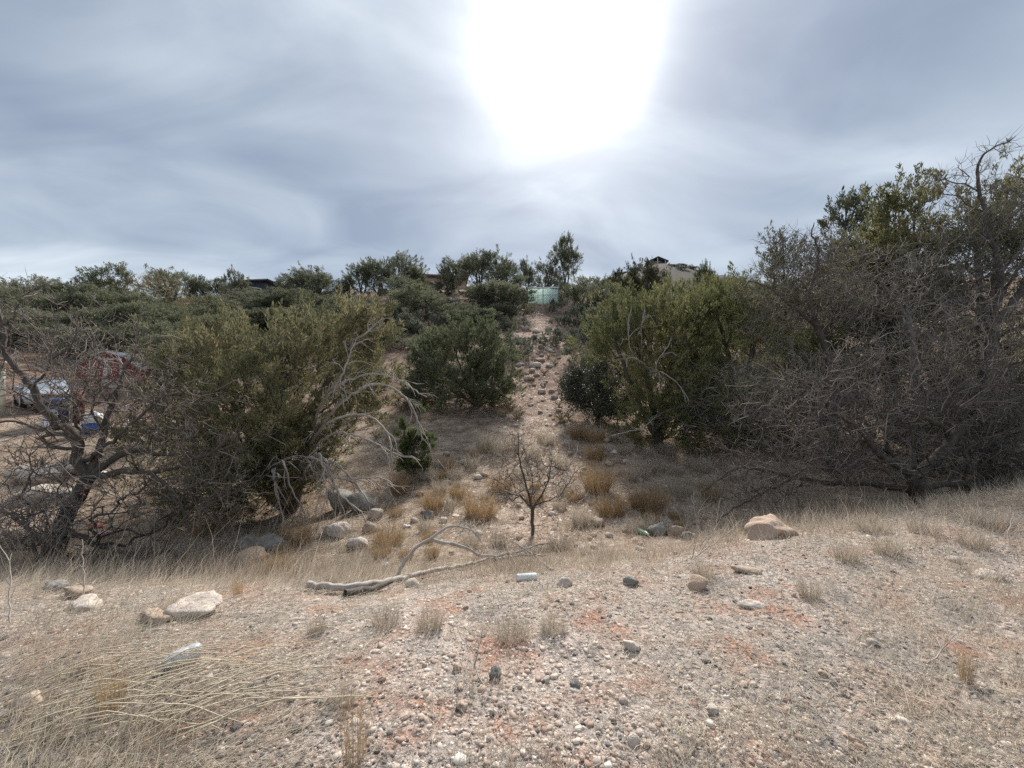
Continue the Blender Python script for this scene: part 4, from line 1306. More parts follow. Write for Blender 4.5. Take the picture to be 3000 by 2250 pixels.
for i, (px, py, hp, wp) in enumerate([(1130, 1830, 70, 110), (1260, 1840, 80, 110), (1500, 1870, 70, 130), (1620, 1850, 60, 100), (2060, 1690, 60, 90), (2370, 1750, 70, 80), (930, 1850, 60, 70), (970, 1720, 60, 50), (2480, 1640, 60, 90), (2600, 1620, 60, 100), (1010, 2060, 60, 90), (2850, 1600, 60, 100), (2700, 1560, 60, 100), (2560, 1560, 60, 110), (2900, 1540, 60, 120)]):
    clump('grass_tuft', 'low grey-straw grass tuft growing in the gravel of the shoulder', 'grass', px, py, hp, wp, TGr[i % 3], .38, .32, 'grass tufts on the gravel shoulder')
clump('grass_tuft', 'tallest upright rusty orange grass tuft standing in the gravel shoulder', 'grass', 1040, 2235, 260, 105, tpl_broom(460, .55, .32, 120, M['broom'], .1, .42), .55, .32)
clump('grass_tuft', 'upright golden grass tuft with long seed stalks left of the clear bottle', 'grass', 325, 2090, 170, 90, tpl_broom(461, .55, .3, 130, M['broom'], .15, .45), .55, .3)
clump('grass_tuft', 'small orange weed sticking up from the crest behind the flat pale slab', 'grass', 697, 1748, 55, 36, tpl_broom(462, .4, .22, 160, M['broom'], .3, .25), .4, .22)
clump('grass_tuft', 'thin wispy brown grass tuft alone in the gravel below the white flat stone', 'grass', 2830, 2000, 110, 50, tpl_broom(463, .4, .22, 120, M['broom'], .0, .3), .4, .22)

# ------------------------------------------------------------------ rocks
_ico = None


def ico_dirs(sub):
    import bmesh
    bm = bmesh.new()
    bmesh.ops.create_icosphere(bm, subdivisions=sub, radius=1.0)
    v = np.array([x.co[:] for x in bm.verts])
    t = np.array([[q_.index for q_ in f.verts] for f in bm.faces])
    bm.free()
    return norm(v), t


ICO = {2: ico_dirs(2), 3: ico_dirs(3), 4: ico_dirs(4)}


def rock_mesh(sx, sy, sz, mat_, sub=3, planes=15, rough=.05):
    v, t = ICO[sub]
    n = rdir(planes)
    dd = R.uniform(.62, .95, planes)
    dt = v @ n.T
    r = np.min(np.where(dt > .08, dd / np.maximum(dt, .08), 9), 1)
    r = np.minimum(r, 1.25)
    o = R.uniform(0, 50)
    r = r * (1 + rough * 2 * (fbm(v[:, 0] * 2.2 + o, v[:, 1] * 2.2 + v[:, 2] * 1.7, 3, 4) - .5) * 2)
    r = r * (1 + rough * .7 * (fbm(v[:, 0] * 6 + o, v[:, 1] * 6 + v[:, 2] * 5, 13, 3) - .5) * 2)
    p = v * r[:, None] * np.array([sx, sy, sz]) * .56
    p = (p - (p.max(0) + p.min(0)) / 2) / (p.max(0) - p.min(0)) * np.array([sx, sy, sz])
    return MB().add(p, tris=t).mesh('rock', mat_, False)


def rock(label, px, py, wpx, hpx, mat_, depth=1.0, sink=.2, group=None, sub=3, name='rock', rough=.09):
    """py is the foot of the stone"""
    p = hit(px, py)
    wd, ht = wpx / F * p[1], hpx / F * p[1]
    o = obj(name, rock_mesh(wd, wd * depth, ht * (1 + sink), mat_, sub, rough=rough))
    o.location = (p[0], p[1] + wd * depth * .35, g1z(p[0], p[1] + wd * depth * .35) + ht * .5 - ht * sink * .5)
    o.rotation_euler = (R.uniform(-.12, .12), R.uniform(-.12, .12), R.uniform(-.4, .4))
    return tag(o, label, 'rock', group)


rock('rounded orange sandstone boulder on the crest of the gravel shoulder', 2280, 1574, 142, 60, M['rock_orange'], .8, .4, sub=4, name='boulder')
rock('small orange stone leaning on the left side of the sandstone boulder', 2232, 1580, 50, 36, M['rock_orange'], .8, .3)
rock('flat pale slab half sunk in grass behind the clear bottle', 540, 1812, 150, 44, M['rock_pale'], .8, .5, sub=4)
rock('long low tan slab in front of the flat pale slab', 440, 1830, 110, 26, M['rock_tan'], .6, .5)
rock('white chalky rock on the grassy crest in front of the crooked mesquite', 225, 1790, 120, 30, M['rock_pale'], .6, .5)
rock('tan broken rock behind the white chalky rock', 205, 1752, 80, 30, M['rock_tan'], .7, .4)
rock('grey sunken rock in the crest grass behind the tan broken rock', 150, 1735, 70, 26, M['rock_grey'], .7, .4)
rock('flat pink-tan slab below the lichen rocks', 712, 1650, 110, 34, M['rock_orange'], .8, .4)
rock('grey lichen-covered rock in two lumps left of the pale boulder', 700, 1625, 110, 48, M['rock_grey'], .8, .3)
rock('dark lichen-covered boulder behind the ochre brush clump', 775, 1625, 110, 52, M['rock_grey'], .8, .3)
rock('rugged pale boulder under the dead boughs', 975, 1578, 80, 42, M['rock_pale'], .9, .3, sub=4, rough=.09)
rock('pink rounded rock beside the grass below the pale boulder', 1040, 1612, 62, 34, M['rock_pale'], .8, .3)
rock('tan stone in the dirt below the dead branches', 770, 1690, 60, 24, M['rock_tan'], .8, .4)
rock('large grey block on the left under the juniper boughs', 985, 1505, 85, 55, M['rock_grey'], .9, .3)
rock('large grey block cracked apart on the right under the juniper boughs', 1050, 1505, 80, 58, M['rock_grey'], .9, .3)
rock('small pale rock at the right foot of the grey blocks', 1095, 1525, 45, 30, M['rock_pale'], .9, .3)
rock('pinkish rock sitting below the grey blocks', 1085, 1560, 60, 28, M['rock_tan'], .9, .3)
rock('grey stone alone in the wash left of the arched branch', 1252, 1520, 46, 24, M['rock_grey'], .8, .3)
rock('dark lichen-spotted rock right of the green bottle', 1932, 1568, 52, 34, M['rock_grey'], .9, .3)
rock('brown-grey rock next to the lichen-spotted one', 1990, 1572, 44, 34, M['rock_tan'], .9, .3)
rock('small dark rock behind the brown-grey one', 2015, 1582, 34, 24, M['rock_grey'], .9, .3)
rock('tan rock in the grass right of the sapling', 1755, 1545, 46, 26, M['rock_tan'], .9, .3)
rock('flat grey stone lying on the gravel below the foam roll', 1853, 1718, 46, 26, M['rock_grey'], .8, .3)
rock('brown angular stone embedded in the gravel shoulder', 2055, 1732, 60, 38, M['rock_orange'], .8, .4)
rock('flat cream slab in the straw right of the brown angular stone', 2210, 1782, 84, 16, M['rock_pale'], .5, .6)
rock('cream stone with a jagged edge beside a red dirt patch', 1855, 1908, 56, 24, M['rock_pale'], .7, .4)
rock('long pink slab along the crest of the shoulder', 2195, 1680, 92, 16, M['rock_tan'], .4, .5)
rock('white flat stone lying in straw below the low dark mesquite', 2920, 1702, 90, 22, M['rock_pale'], .6, .4)
rock('small white flat stone behind the larger white flat stone', 2812, 1650, 52, 14, M['rock_pale'], .6, .4)
rock('pink-tan stone half buried at the left of the bottle', 235, 1980, 80, 36, M['rock_tan'], .8, .4)
rock('flat grey-tan slab under the long bent straw stalks', 60, 2080, 90, 30, M['rock_tan'], .7, .5)
rock('grey wedge stone by the red dirt patch', 1450, 1992, 40, 30, M['rock_grey'], .8, .3)
rock('tan rounded stone by the dark gravel patch', 1352, 2088, 36, 20, M['rock_tan'], .8, .3)
rock('orange pebble-sized stone by the dead twig loop', 1338, 1968, 26, 20, M['rock_orange'], .8, .3)
rock('pale stone with orange side below the fallen branch', 1655, 1720, 50, 24, M['rock_pale'], .7, .3)
rock('pinkish stone under the fallen branch', 1205, 1722, 46, 22, M['rock_pale'], .8, .3)
for i, (px, py, wp, hp) in enumerate([(90, 1420, 110, 46), (170, 1400, 90, 40), (60, 1480, 100, 50), (180, 1480, 90, 40), (120, 1455, 60, 30), (270, 1420, 70, 34), (30, 1395, 70, 30)]):
    rock('pale boulder in the rock pile behind the crooked mesquite', px, py, wp, hp, M['rock_pale'], .8, .3, 'pale boulders behind the crooked mesquite', name='boulder')
for i, (px, py, wp, hp) in enumerate([(1175, 898, 70, 24), (1190, 882, 50, 16), (1170, 880, 40, 14), (1160, 915, 60, 18), (1330, 905, 60, 20), (1310, 890, 50, 16), (1345, 925, 50, 16)]):
    rock('flat grey outcrop ledge high on the hillside below the tan house', px, py, wp, hp, M['rock_pale'], .6, .3, 'outcrop ledges on the hillside', sub=2, name='ledge_rock')
for i in range(120):
    py = R.uniform(945, 1250)
    px = 1560 + R.normal(0, 1) * (22 + 70 * (py - 940) / 300)
    s = R.lognormal(2.1, .4)
    rock('rough reddish stone scattered on the stony track up the hill', px, py, s * 1.5, s * .65, M[('rock_pale', 'rock_orange', 'rock_tan')[i % 3]], .9, .4, 'stones on the track', sub=2, name='stone')
for i in range(70):
    px, py = R.uniform(1120, 2050), R.uniform(1290, 1640)
    s = R.uniform(9, 20)
    rock('loose stone lying in the dry grass of the wash', px, py, s * 1.3, s * .7, M[('rock_pale', 'rock_tan', 'rock_tan')[i % 3]], .9, .3, 'loose stones in the wash', sub=2, name='stone')
for i in range(60):
    py = 1720 + 530 * R.random() ** .9
    px = R.uniform(20, 2980)
    s = R.lognormal(2.55, .35) * (.6 + .5 * (py - 1700) / 500)
    rock('loose stone bigger than the gravel lying on the road shoulder', px, py, s * 1.35, s * .75, M[('rock_pale', 'rock_tan', 'rock_grey', 'rock_orange', 'rock_pale')[i % 5]], .9, .35, 'loose stones on the shoulder', sub=2, name='stone')

# ------------------------------------------------------------------ gravel, straw, grass (nobody could count them)
def scatter(n, y0, y1, u=1.34):
    y = np.exp(R.uniform(math.log(y0), math.log(y1), n))
    x = R.uniform(-u, u, n) * y + R.normal(0, .2, n)
    return x, y


def crest(x, y):
    """about 0 on the shoulder, 1 past its edge"""
    e = 3.75 + np.clip(x - .8, 0, 6) * .42
    return np.clip((y - e) / .5, 0, 1)


N = 69000
x, y = scatter(N, 1.35, 8.0)
pat = fbm(x * 1.1, y * 1.1, 41, 4)
keep_ = R.random(N) < np.clip(.95 - .75 * crest(x, y), .1, 1) * np.clip(.5 + 1.2 * (fbm(x * .8 + 9, y * .8, 47, 3) - .25), .3, 1)
x, y, pat = x[keep_], y[keep_], pat[keep_]
N = len(x)
s = np.clip(np.maximum(R.lognormal(math.log(.0050), .55, N), .0019 * y), 0, .022)
dark = np.clip((pat - .44) * 3.2 + .34, .06, .75)
tint = np.where(R.random(N) < dark, R.uniform(0, .24, N), np.clip(R.beta(2.2, 2.2, N) * .75 + .28, 0, 1))
tint = np.where((s > .010) & (tint < .25) & (R.random(N) < .7), R.uniform(.3, .8, N), tint)
dirs = np.array([[math.cos(a), math.sin(a), 0] for a in np.arange(5) * 2 * math.pi / 5])
mb = MB()
for near_ in (True, False):
    m_ = (s > .0035 * y) == near_
    xs, ys, ss, ts = x[m_], y[m_], s[m_], tint[m_]
    n_ = len(xs)
    base = np.vstack([dirs * [1, 1, 0] + [0, 0, -.35], dirs * .9 + [0, 0, .28], [[0, 0, .62]]]) if near_ else np.vstack([dirs + [0, 0, -.2], [[0, 0, .75]]])
    kv = len(base)
    V = base[None] * R.uniform(.65, 1.3, (n_, kv, 1)) + R.normal(0, .08, (n_, kv, 3))
    V = V * (np.c_[ss * R.uniform(.8, 1.5, n_), ss * R.uniform(.8, 1.3, n_), ss * R.uniform(.55, 1.0, n_)])[:, None, :]
    a = R.uniform(0, 6.28, n_)
    ca, sa = np.cos(a)[:, None], np.sin(a)[:, None]
    V = np.stack([V[..., 0] * ca - V[..., 1] * sa, V[..., 0] * sa + V[..., 1] * ca, V[..., 2]], 2)
    V += np.c_[xs, ys, gz(xs, ys) + ss * .1][:, None, :]
    b = np.arange(n_)[:, None] * kv
    o5 = 5 if near_ else 0
    T = np.concatenate([np.stack([b + o5 + j, b + o5 + (j + 1) % 5, b + kv - 1], 2) for j in range(5)], 1).reshape(-1, 3)
    Q = np.concatenate([np.stack([b + j, b + (j + 1) % 5, b + 5 + (j + 1) % 5, b + 5 + j], 2) for j in range(5)], 1).reshape(-1, 4) if near_ else None
    mb.add(V.reshape(-1, 3), tris=T, quads=Q, tint=np.repeat(ts, kv))
tag(mb.build('gravel', M['gravel'], smooth=False), 'mixed dark and pale gravel strewn over the dirt shoulder', 'gravel', kind='stuff')

# flattened straw on the ground
N = 76000
x, y = scatter(N, 1.35, 14)
dens = np.clip((fbm(x * .9 + 3, y * .9 + 8, 51, 4) - .36) * 4.5, .16, 1)
dens = np.where(x < -.9, np.maximum(dens, .6), dens)
k_ = R.random(N) < dens
x, y = x[k_], y[k_]
N = len(x)
a = R.uniform(0, 6.28, N)
a = np.where(x < -.6, R.normal(.55, .5, N), a)
d = norm(np.c_[np.cos(a), np.sin(a), R.normal(.05, .16, N)])
L = R.uniform(.04, .13, N) * (1 + .6 * (x < -.8)) * np.clip(y / 3, .9, 2)
z = gz(x, y) + .006 + .012 * R.random(N)
mb = MB()
blades(mb, np.c_[x, y, z], d, L, np.maximum(.0026, .0010 * y) * R.uniform(.7, 1.3, N), .35, np.clip(R.beta(3, 2, N) * .8 + .22, 0, 1))
tag(mb.build('straw_litter', M['grass']), 'flattened straw and dead stems littering the ground', 'straw', kind='stuff')

# standing dry grass: part of it in tufts of their own size and colour
N = 168000
NT_ = 5200
x, y = scatter(N, 1.35, 44)
tx_, ty_ = scatter(NT_, 1.35, 44)
tuft_k = R.integers(0, NT_, N)
in_t = R.random(N) < .62
tsz = R.lognormal(0, .45, NT_)
ttn = R.normal(0, .24, NT_)
rad_ = (.03 + .012 * ty_) * tsz
x = np.where(in_t, tx_[tuft_k] + R.normal(0, 1, N) * rad_[tuft_k], x)
y = np.where(in_t, ty_[tuft_k] + R.normal(0, 1, N) * rad_[tuft_k], y)
y = np.maximum(y, 1.3)
cr = crest(x, y)
n1 = fbm(x * .8, y * .8, 61, 4)
edge = np.exp(-((y - (4.0 + np.clip(x - .8, 0, 6) * .42)) / .55) ** 2)
lw = np.clip((-x - .8) / 1.5, 0, 1)
left = np.clip((-x - .9) / 1.2, 0, 1) * (cr < .9)
right = np.clip((x - 2.2) / 1.5, 0, 1)
dens = np.clip(.18 + .6 * cr * np.clip((n1 - .3) * 4, .25, 1) + .35 * edge + .5 * left * np.clip((n1 - .36) * 5, .15, 1) + .5 * right + .5 * (n1 > .58), 0, 1)
dens *= np.where(y > 13, .7, 1)
track = (np.abs(x - (y * .05)) < .5 + y * .015) & (y > 13)
dens = np.where(track, dens * .3, dens)
k_ = R.random(N) < dens
x, y, cr, edge, left, right, lw, in_t, tuft_k = [q_[k_] for q_ in (x, y, cr, edge, left, right, lw, in_t, tuft_k)]
N = len(x)
hs = np.where(in_t, tsz[tuft_k], .8)
hgt = (R.uniform(.03, .11, N) + .15 * cr * R.random(N) * (1 + .9 * lw * (y < 8))) * hs + .14 * edge * R.random(N) + .10 * left * R.random(N) + .18 * right * R.random(N)
lean = R.uniform(.1, .9, N)
a = R.uniform(0, 6.28, N)
a = np.where(left > .3, R.normal(.4, .7, N), a)
d = norm(np.c_[np.cos(a) * lean, np.sin(a) * lean, np.ones(N)])
tn = np.clip(.30 + .45 * fbm(x * .7 + 31, y * .7, 71, 3) + R.normal(0, .14, N) + np.where(in_t, ttn[tuft_k], 0) - (.08 + .2 * lw) * cr + .16 * left, 0, 1)  # brown grass beyond the left crest darkened further, shade put into its tint
mb = MB()
blades(mb, np.c_[x, y, gz(x, y) - .01], d, hgt, np.maximum(.0022, .00075 * y) * R.uniform(.7, 1.3, N), .5, tn)
tag(mb.build('dry_grass', M['grass']), 'sparse dry grass growing over shoulder, crest and wash', 'grass', kind='stuff')

# rubble on the track and in the wash
N = 9000
y = np.exp(R.uniform(math.log(6), math.log(43), N))
trk = R.random(N) < .75
x = np.where(trk, y * .05 + R.normal(0, 1, N) * (.45 + .025 * y), R.uniform(-.9, .6, N) * y)
s = np.maximum(R.lognormal(math.log(.022), .5, N), .0016 * y)
base = np.vstack([dirs + [0, 0, -.3], [[.2, 0, .7]]])
V = base[None] * R.uniform(.6, 1.4, (N, 6, 1)) + R.normal(0, .12, (N, 6, 3))
V = V * np.c_[s * R.uniform(.8, 1.6, N), s * R.uniform(.8, 1.3, N), s * R.uniform(.5, 1, N)][:, None, :]
V += np.c_[x, y, gz(x, y)][:, None, :]
b = np.arange(N)[:, None] * 6
T = np.concatenate([np.stack([b + j, b + (j + 1) % 5, b + 5], 2) for j in range(5)], 1).reshape(-1, 3)
tag(MB().add(V.reshape(-1, 3), tris=T, tint=np.repeat(np.clip(R.normal(.5, .2, N), .05, 1), 6)).build('rubble', M['gravel']), 'reddish rubble spread over the stony track and the wash', 'rubble', kind='stuff')

# long bent straw stalks sweeping over the lower left corner
for i in range(64):
    p0 = hit(R.uniform(-160, 460), R.uniform(1990, 2240))
    a = R.normal(.42, .22)
    L = R.uniform(.5, 1.1)
    h_ = R.uniform(.03, .12)
    x1, y1 = p0[0] + math.cos(a) * L * .5, p0[1] + math.sin(a) * L * .5
    x2, y2 = p0[0] + math.cos(a + R.normal(0, .1)) * L, p0[1] + math.sin(a) * L
    s_ = Skel(p0)
    s_.limb([p0, np.array([x1, y1, g1z(x1, y1) + h_]), np.array([x2, y2, g1z(x2, y2) + .02])], .0042, .0022, .05, .003)
    s_.finish(.0015)
    b = MB()
    tubes(b, s_.P, s_.par, s_.rad)
    b.c = [np.full(b.n, R.uniform(.8, 1))]
    tag(b.build('straw_stalk', M['grass']), 'long bent golden straw stalk lying over gravel around the golden grass tuft', 'straw', 'bent straw stalks by the golden tuft')

# ------------------------------------------------------------------ fallen dead branch
def on(px, py, up=.03):
    p = hit(px, py)
    p[2] += up
    return p


root = on(905, 1728, .05)
fb = thing('fallen_branch', 'long bleached dead branch with an arched fork lying along the crest', 'branch', tuple(root))


def bough(name, pts, r0, r1, mat_, side=0):
    s = Skel(pts[0])
    s.limb(pts, r0, r1, .05, .005)
    base = np.array(s.pos)
    for _ in range(side):
        k = R.integers(len(base) // 3, len(base) - 1)
        dd = norm(rdir(1)[0] + [0, 0, .3])
        s.limb([base[k], base[k] + dd * .1, base[k] + norm(dd + .4 * rdir(1)[0]) * .22], .005, .002, .05, .004)
    s.finish(.002)
    b = MB()
    tubes(b, s.P, s.par, s.rad)
    b.v = [v - root for v in b.v]
    return b.build(name, mat_, fb, smooth=True)


pts = [on(905, 1728, .05), on(960, 1735, .05), on(1050, 1735, .05), on(1150, 1715, .05), on(1260, 1690, .06), on(1370, 1668, .06), on(1440, 1645, .05), on(1520, 1626, .05), on(1580, 1612, .08), P(1622, 1592, on(1580, 1612)[1] + .1)]
bough('log', pts, .031, .013, M['dead'])
Da = on(1160, 1700)[1]
bough('arched_fork', [on(1155, 1705, 0), P(1190, 1640, Da + .05), P(1225, 1600, Da + .1), P(1262, 1575, Da + .15), P(1310, 1545, Da + .2), P(1345, 1541, Da + .25), P(1392, 1562, Da + .3), P(1410, 1592, Da + .3)], .021, .008, M['dead'], 2)
bough('fork_limb', [P(1258, 1578, Da + .15), P(1310, 1592, Da + .2), P(1370, 1607, Da + .25), P(1400, 1625, Da + .3), P(1455, 1628, Da + .35)], .022, .010, M['dead'], 6)
bough('twig_loop', [P(1352, 1558, Da + .25), P(1368, 1534, Da + .25), P(1380, 1542, Da + .27), P(1374, 1568, Da + .27)], .007, .004, M['dead'])
bough('side_limb', [on(1620, 1675, .02), on(1580, 1648, .04), P(1548, 1615, Da + .35), P(1500, 1584, Da + .4)], .014, .009, M['dead'])
bough('side_limb', [on(1450, 1650, .05), P(1520, 1628, Da + .3), P(1602, 1626, Da + .3)], .016, .009, M['dead'], 3)
bough('bark_strip', [on(1010, 1752, .03), on(1080, 1742, .03), on(1150, 1722, .06)], .04, .02, M['bark'])
# a few pale dead weed stalks on the crest
for i, (px, py, tx, ty) in enumerate([(2025, 1640, 2050, 1500), (2030, 1640, 2090, 1560), (2040, 1630, 2180, 1520), (2030, 1600, 2025, 1450), (2050, 1600, 2110, 1460), (1420, 2010, 1400, 1890), (2700, 1590, 2715, 1500), (2960, 1600, 2975, 1530), (2720, 1940, 2745, 1870), (30, 1830, 35, 1620), (245, 1760, 240, 1580)]):
    p0 = hit(px, py)
    p1 = P(tx, ty, p0[1] + .1)
    s_ = Skel(p0)
    s_.limb([p0, (p0 + p1) / 2 + R.normal(0, .03, 3), p1], .006, .003, .05, .006)
    base = np.array(s_.pos)
    for _ in range(4):
        k = R.integers(2, len(base))
        dd = norm(norm(p1 - p0) + .7 * rdir(1)[0])
        s_.limb([base[k], base[k] + dd * R.uniform(.08, .25)], .003, .0015, .05, .004)
    s_.finish(.0015)
    b = MB()
    tubes(b, s_.P, s_.par, s_.rad)
    tag(b.build('weed_stalk', M['dead']), 'pale dead weed stalk standing up from the crest of the shoulder', 'weed', 'dead weed stalks on the shoulder')

# ------------------------------------------------------------------ buildings
M['white'] = mat_plain("white_paint", (.72, .71, .68), .55, .1)
M['cream'] = mat_plain("cream_paint", (.62, .57, .45), .7, .15, 4)
M['red'] = mat_plain("barn_red", (.26, .045, .045), .7, .2, 5)
M['maroon'] = mat_plain("maroon_metal", (.17, .035, .03), .6, .3, 4)
M['tin'] = mat_plain("tin_roof", (.48, .50, .51), .4, .15, 3, .3)
M['dark_wall'] = mat_plain("dark_siding", (.055, .062, .075), .8, .2, 2)
M['dark_roof'] = mat_plain("dark_roofing", (.07, .07, .072), .8, .2, 2)
M['stucco'] = mat_plain("tan_stucco", (.48, .34, .25), .9, .1, 2, bump=.3)
M['brownwall'] = mat_plain("brown_siding", (.20, .11, .085), .8, .2, 2)
M['glass'] = mat_plain("window_glass", (.05, .06, .07), .08, .1, 2, 0, .6)
M['block'] = mat_plain("foundation_block", (.38, .33, .28), .9, .15, 3)
M['mesh_cloth'] = mat_tint("green_shade_cloth", [(0, (.70, .83, .79)), (1, (.75, .86, .82))], .8, .6)
M['post'] = mat_plain("grey_post", (.42, .39, .34), .85, .2, 8)
M['dark_metal'] = mat_plain("dark_metal", (.045, .045, .045), .5, .2, 8)
M['blue'] = mat_plain("blue_plastic", (.03, .10, .36), .45, .15, 4)
M['navy'] = mat_plain("navy_plastic", (.018, .025, .07), .45, .2, 4)
M['black'] = mat_plain("black_plastic", (.02, .02, .024), .5, .2, 4)
M['bag'] = mat_plain("white_bag", (.70, .71, .72), .5, .12, 7, bump=.4)
M['car_white'] = mat_plain("car_paint", (.40, .42, .45), .25, .05, 2, 0, .6)
M['tyre'] = mat_plain("tyre", (.02, .02, .02), .85, .2, 6)
M['car_glass'] = mat_plain("car_glass", (.24, .27, .31), .12, .1, 2, 0, .6)
M['lens'] = mat_plain("headlight", (.7, .72, .74), .15, .05, 4, 0, .7)


def at_ground(px, D):
    x = (px - 1500) / F * D
    return np.array([x, D, g1z(x, D)])


def face_cam(p):
    """turn that makes local -y look at the camera"""
    return -math.atan2(p[0], p[1])


# red gambrel shed
p = at_ground(313, 22.0)
p[2] -= .1
rz = face_cam(p) * .08
sh = thing('garden_shed', 'small red barn shed with silver gambrel roof behind the crooked mesquite', 'shed', tuple(p), rz)
top = CAMZ - (1032 - 1125) / F * 22.0 - p[2]
W2 = 1.62
eave, knee = top * .60, top * .86
prof = [(-W2, 0), (W2, 0), (W2, eave), (W2 * .62, knee), (0, top), (-W2 * .62, knee), (-W2, eave)]
MB().prism(prof, 3.4).build('wall', M['red'], sh)
for sgn in (-1, 1):
    for (x0, z0), (x1, z1) in (((W2 * 1.1, eave - .12), (W2 * .62, knee + .015)), ((W2 * .64, knee), (0, top + .02))):
        n_ = np.array([-(z1 - z0), (x1 - x0)])
        n_ = n_ / np.linalg.norm(n_) * (-.05)
        poly = [(x0, z0), (x1, z1), (x1 + n_[0], z1 + n_[1]), (x0 + n_[0], z0 + n_[1])]
        if sgn < 0:
            poly = [(-a_, b_) for a_, b_ in poly]
        MB().prism(poly, 3.75, -.18).build('roof_panel', M['tin'], sh)
for sgn in (-1, 1):
    dr = MB().box((sgn * .42, -.03, .86), (.80, .05, 1.62)).build('door', M['red'], sh)
    fr = MB()
    for cx, cz, sx, sz in ((sgn * .42, 1.62, .84, .11), (sgn * .42, .12, .84, .11), (sgn * .79, .86, .11, 1.4), (sgn * .06, .86, .10, 1.4)):
        fr.box((cx, -.075, cz), (sx, .03, sz))
    fr.build('trim', M['white'], dr)
MB().box((0, -.02, .05), (W2 * 2.02, .05, .1)).build('sill', M['white'], sh)


def gable_house(name, label, p, rz, wdt, dep, wall_h, ridge_h, wallm, roofm, over=.5):
    t = thing(name, label, 'house', tuple(p), rz)
    MB().prism([(-wdt / 2, 0), (wdt / 2, 0), (wdt / 2, wall_h), (0, ridge_h), (-wdt / 2, wall_h)], dep).build('wall', wallm, t)
    for sgn in (-1, 1):
        sl = (ridge_h - wall_h) / (wdt / 2)
        x1 = wdt / 2 + over
        poly = [(0, ridge_h + .02), (sgn * x1, ridge_h + .02 - sl * x1), (sgn * x1, ridge_h + .22 - sl * x1), (0, ridge_h + .22)]
        r_ = MB().prism(poly, dep + 1.0, -.5).build('roof', roofm, t)
        MB().box((sgn * (x1 + .03), dep / 2, ridge_h + .11 - sl * x1), (.06, dep + 1.02, .22)).build('fascia', M['tin'], r_)
    return t


def window(parent, cx, cz, wx, wz, y=-.03, frame=None):
    w_ = MB()
    w_.box((cx, y - .01, cz + wz / 2 + .05), (wx + .2, .06, .1)).box((cx, y - .01, cz - wz / 2 - .05), (wx + .2, .06, .1)).box((cx - wx / 2 - .05, y - .01, cz), (.1, .06, wz)).box((cx + wx / 2 + .05, y - .01, cz), (.1, .06, wz))
    o = w_.build('window', frame or M['white'], parent)
    MB().box((cx, y, cz), (wx, .02, wz)).build('pane', M['glass'], o)
    return o


# dark house on the left ridge
p = at_ground(778, 52.0)
p[2] -= .3
ztop = CAMZ - (818 - 1125) / F * 52 - p[2]
h1 = gable_house('house', 'dark sided house with low gable roof on the left ridge between junipers', p, face_cam(p) + .35, 5.6, 7.5, ztop - .95, ztop - .2, M['dark_wall'], M['dark_roof'], .5)
window(h1, -1.2, ztop - 1.9, 1.2, 1.0)
window(h1, 1.4, ztop - 1.9, 1.0, 1.0)
# tan flat-roofed house
p = at_ground(1290, 57.0)
p[2] -= .3
ztop = CAMZ - (806 - 1125) / F * 57 - p[2]
h2 = thing('house', 'tan stucco house with a flat dark-edged roof behind the middle ridge', 'house', tuple(p), face_cam(p))
MB().box((0, 3.5, (ztop - .35) / 2), (7.2, 7, ztop - .35)).build('wall', M['stucco'], h2)
r_ = MB().box((0, 3.5, ztop - .2), (8.0, 7.8, .3)).build('roof', M['dark_roof'], h2)
MB().box((0, -.43, ztop - .2), (8.02, .05, .32)).build('fascia', M['brownwall'], r_)
window(h2, -1.6, ztop - 1.6, 1.3, 1.0)
window(h2, 1.5, ztop - 1.6, 1.3, 1.0)
MB().box((4.6, 1.5, ztop * .28), (2.4, .3, ztop * .56)).build('yard_wall', M['stucco'], h2)
# lookout house on the far knoll
p = at_ground(1927, 119.0)
p[2] -= .4
ztop = CAMZ - (752 - 1125) / F * 119 - p[2]
h3 = thing('house', 'small brown lookout house with a gabled porch on top of the far hill', 'house', tuple(p), face_cam(p) + .25)
bw = 4.6
fz = ztop * .42
MB().box((0, 2.6, fz / 2), (bw + .3, 6.2, fz)).build('foundation', M['block'], h3)
MB().prism([(-bw / 2, fz), (bw / 2, fz), (bw / 2, ztop - 1.35), (0, ztop - .3), (-bw / 2, ztop - 1.35)], 4.0, 1.6).build('wall', M['brownwall'], h3)
for sgn in (-1, 1):
    x1 = bw / 2 + .7
    sl = 1.05 / (bw / 2)
    MB().prism([(0, ztop - .25), (sgn * x1, ztop - .25 - sl * x1), (sgn * x1, ztop - sl * x1), (0, ztop)], 6.6, -.6).build('roof', M['dark_roof'], h3)
for xx in (-bw / 2 + .15, -.1, bw / 2 - .15):
    MB().box((xx, -.2, (fz + ztop - 1.2 + (.85 if abs(xx) < 1 else 0)) / 2), (.22, .22, ztop - 1.2 + (.85 if abs(xx) < 1 else 0) - fz)).build('porch_post', M['white'], h3)
window(h3, .9, fz + .75, .8, .8, 1.57)
MB().box((-.6, -.25, fz + .45), (2.6, .08, .1)).build('railing', M['white'], h3)

# green shade-cloth enclosure at the head of the track
p = at_ground(1591, 42.0)
g = thing('shade_screen', 'pale green shade-cloth enclosure with white top at the head of the track', 'screen', tuple(p), face_cam(p))
hh = CAMZ - (842 - 1125) / F * 42 - p[2]
hw = 1.62


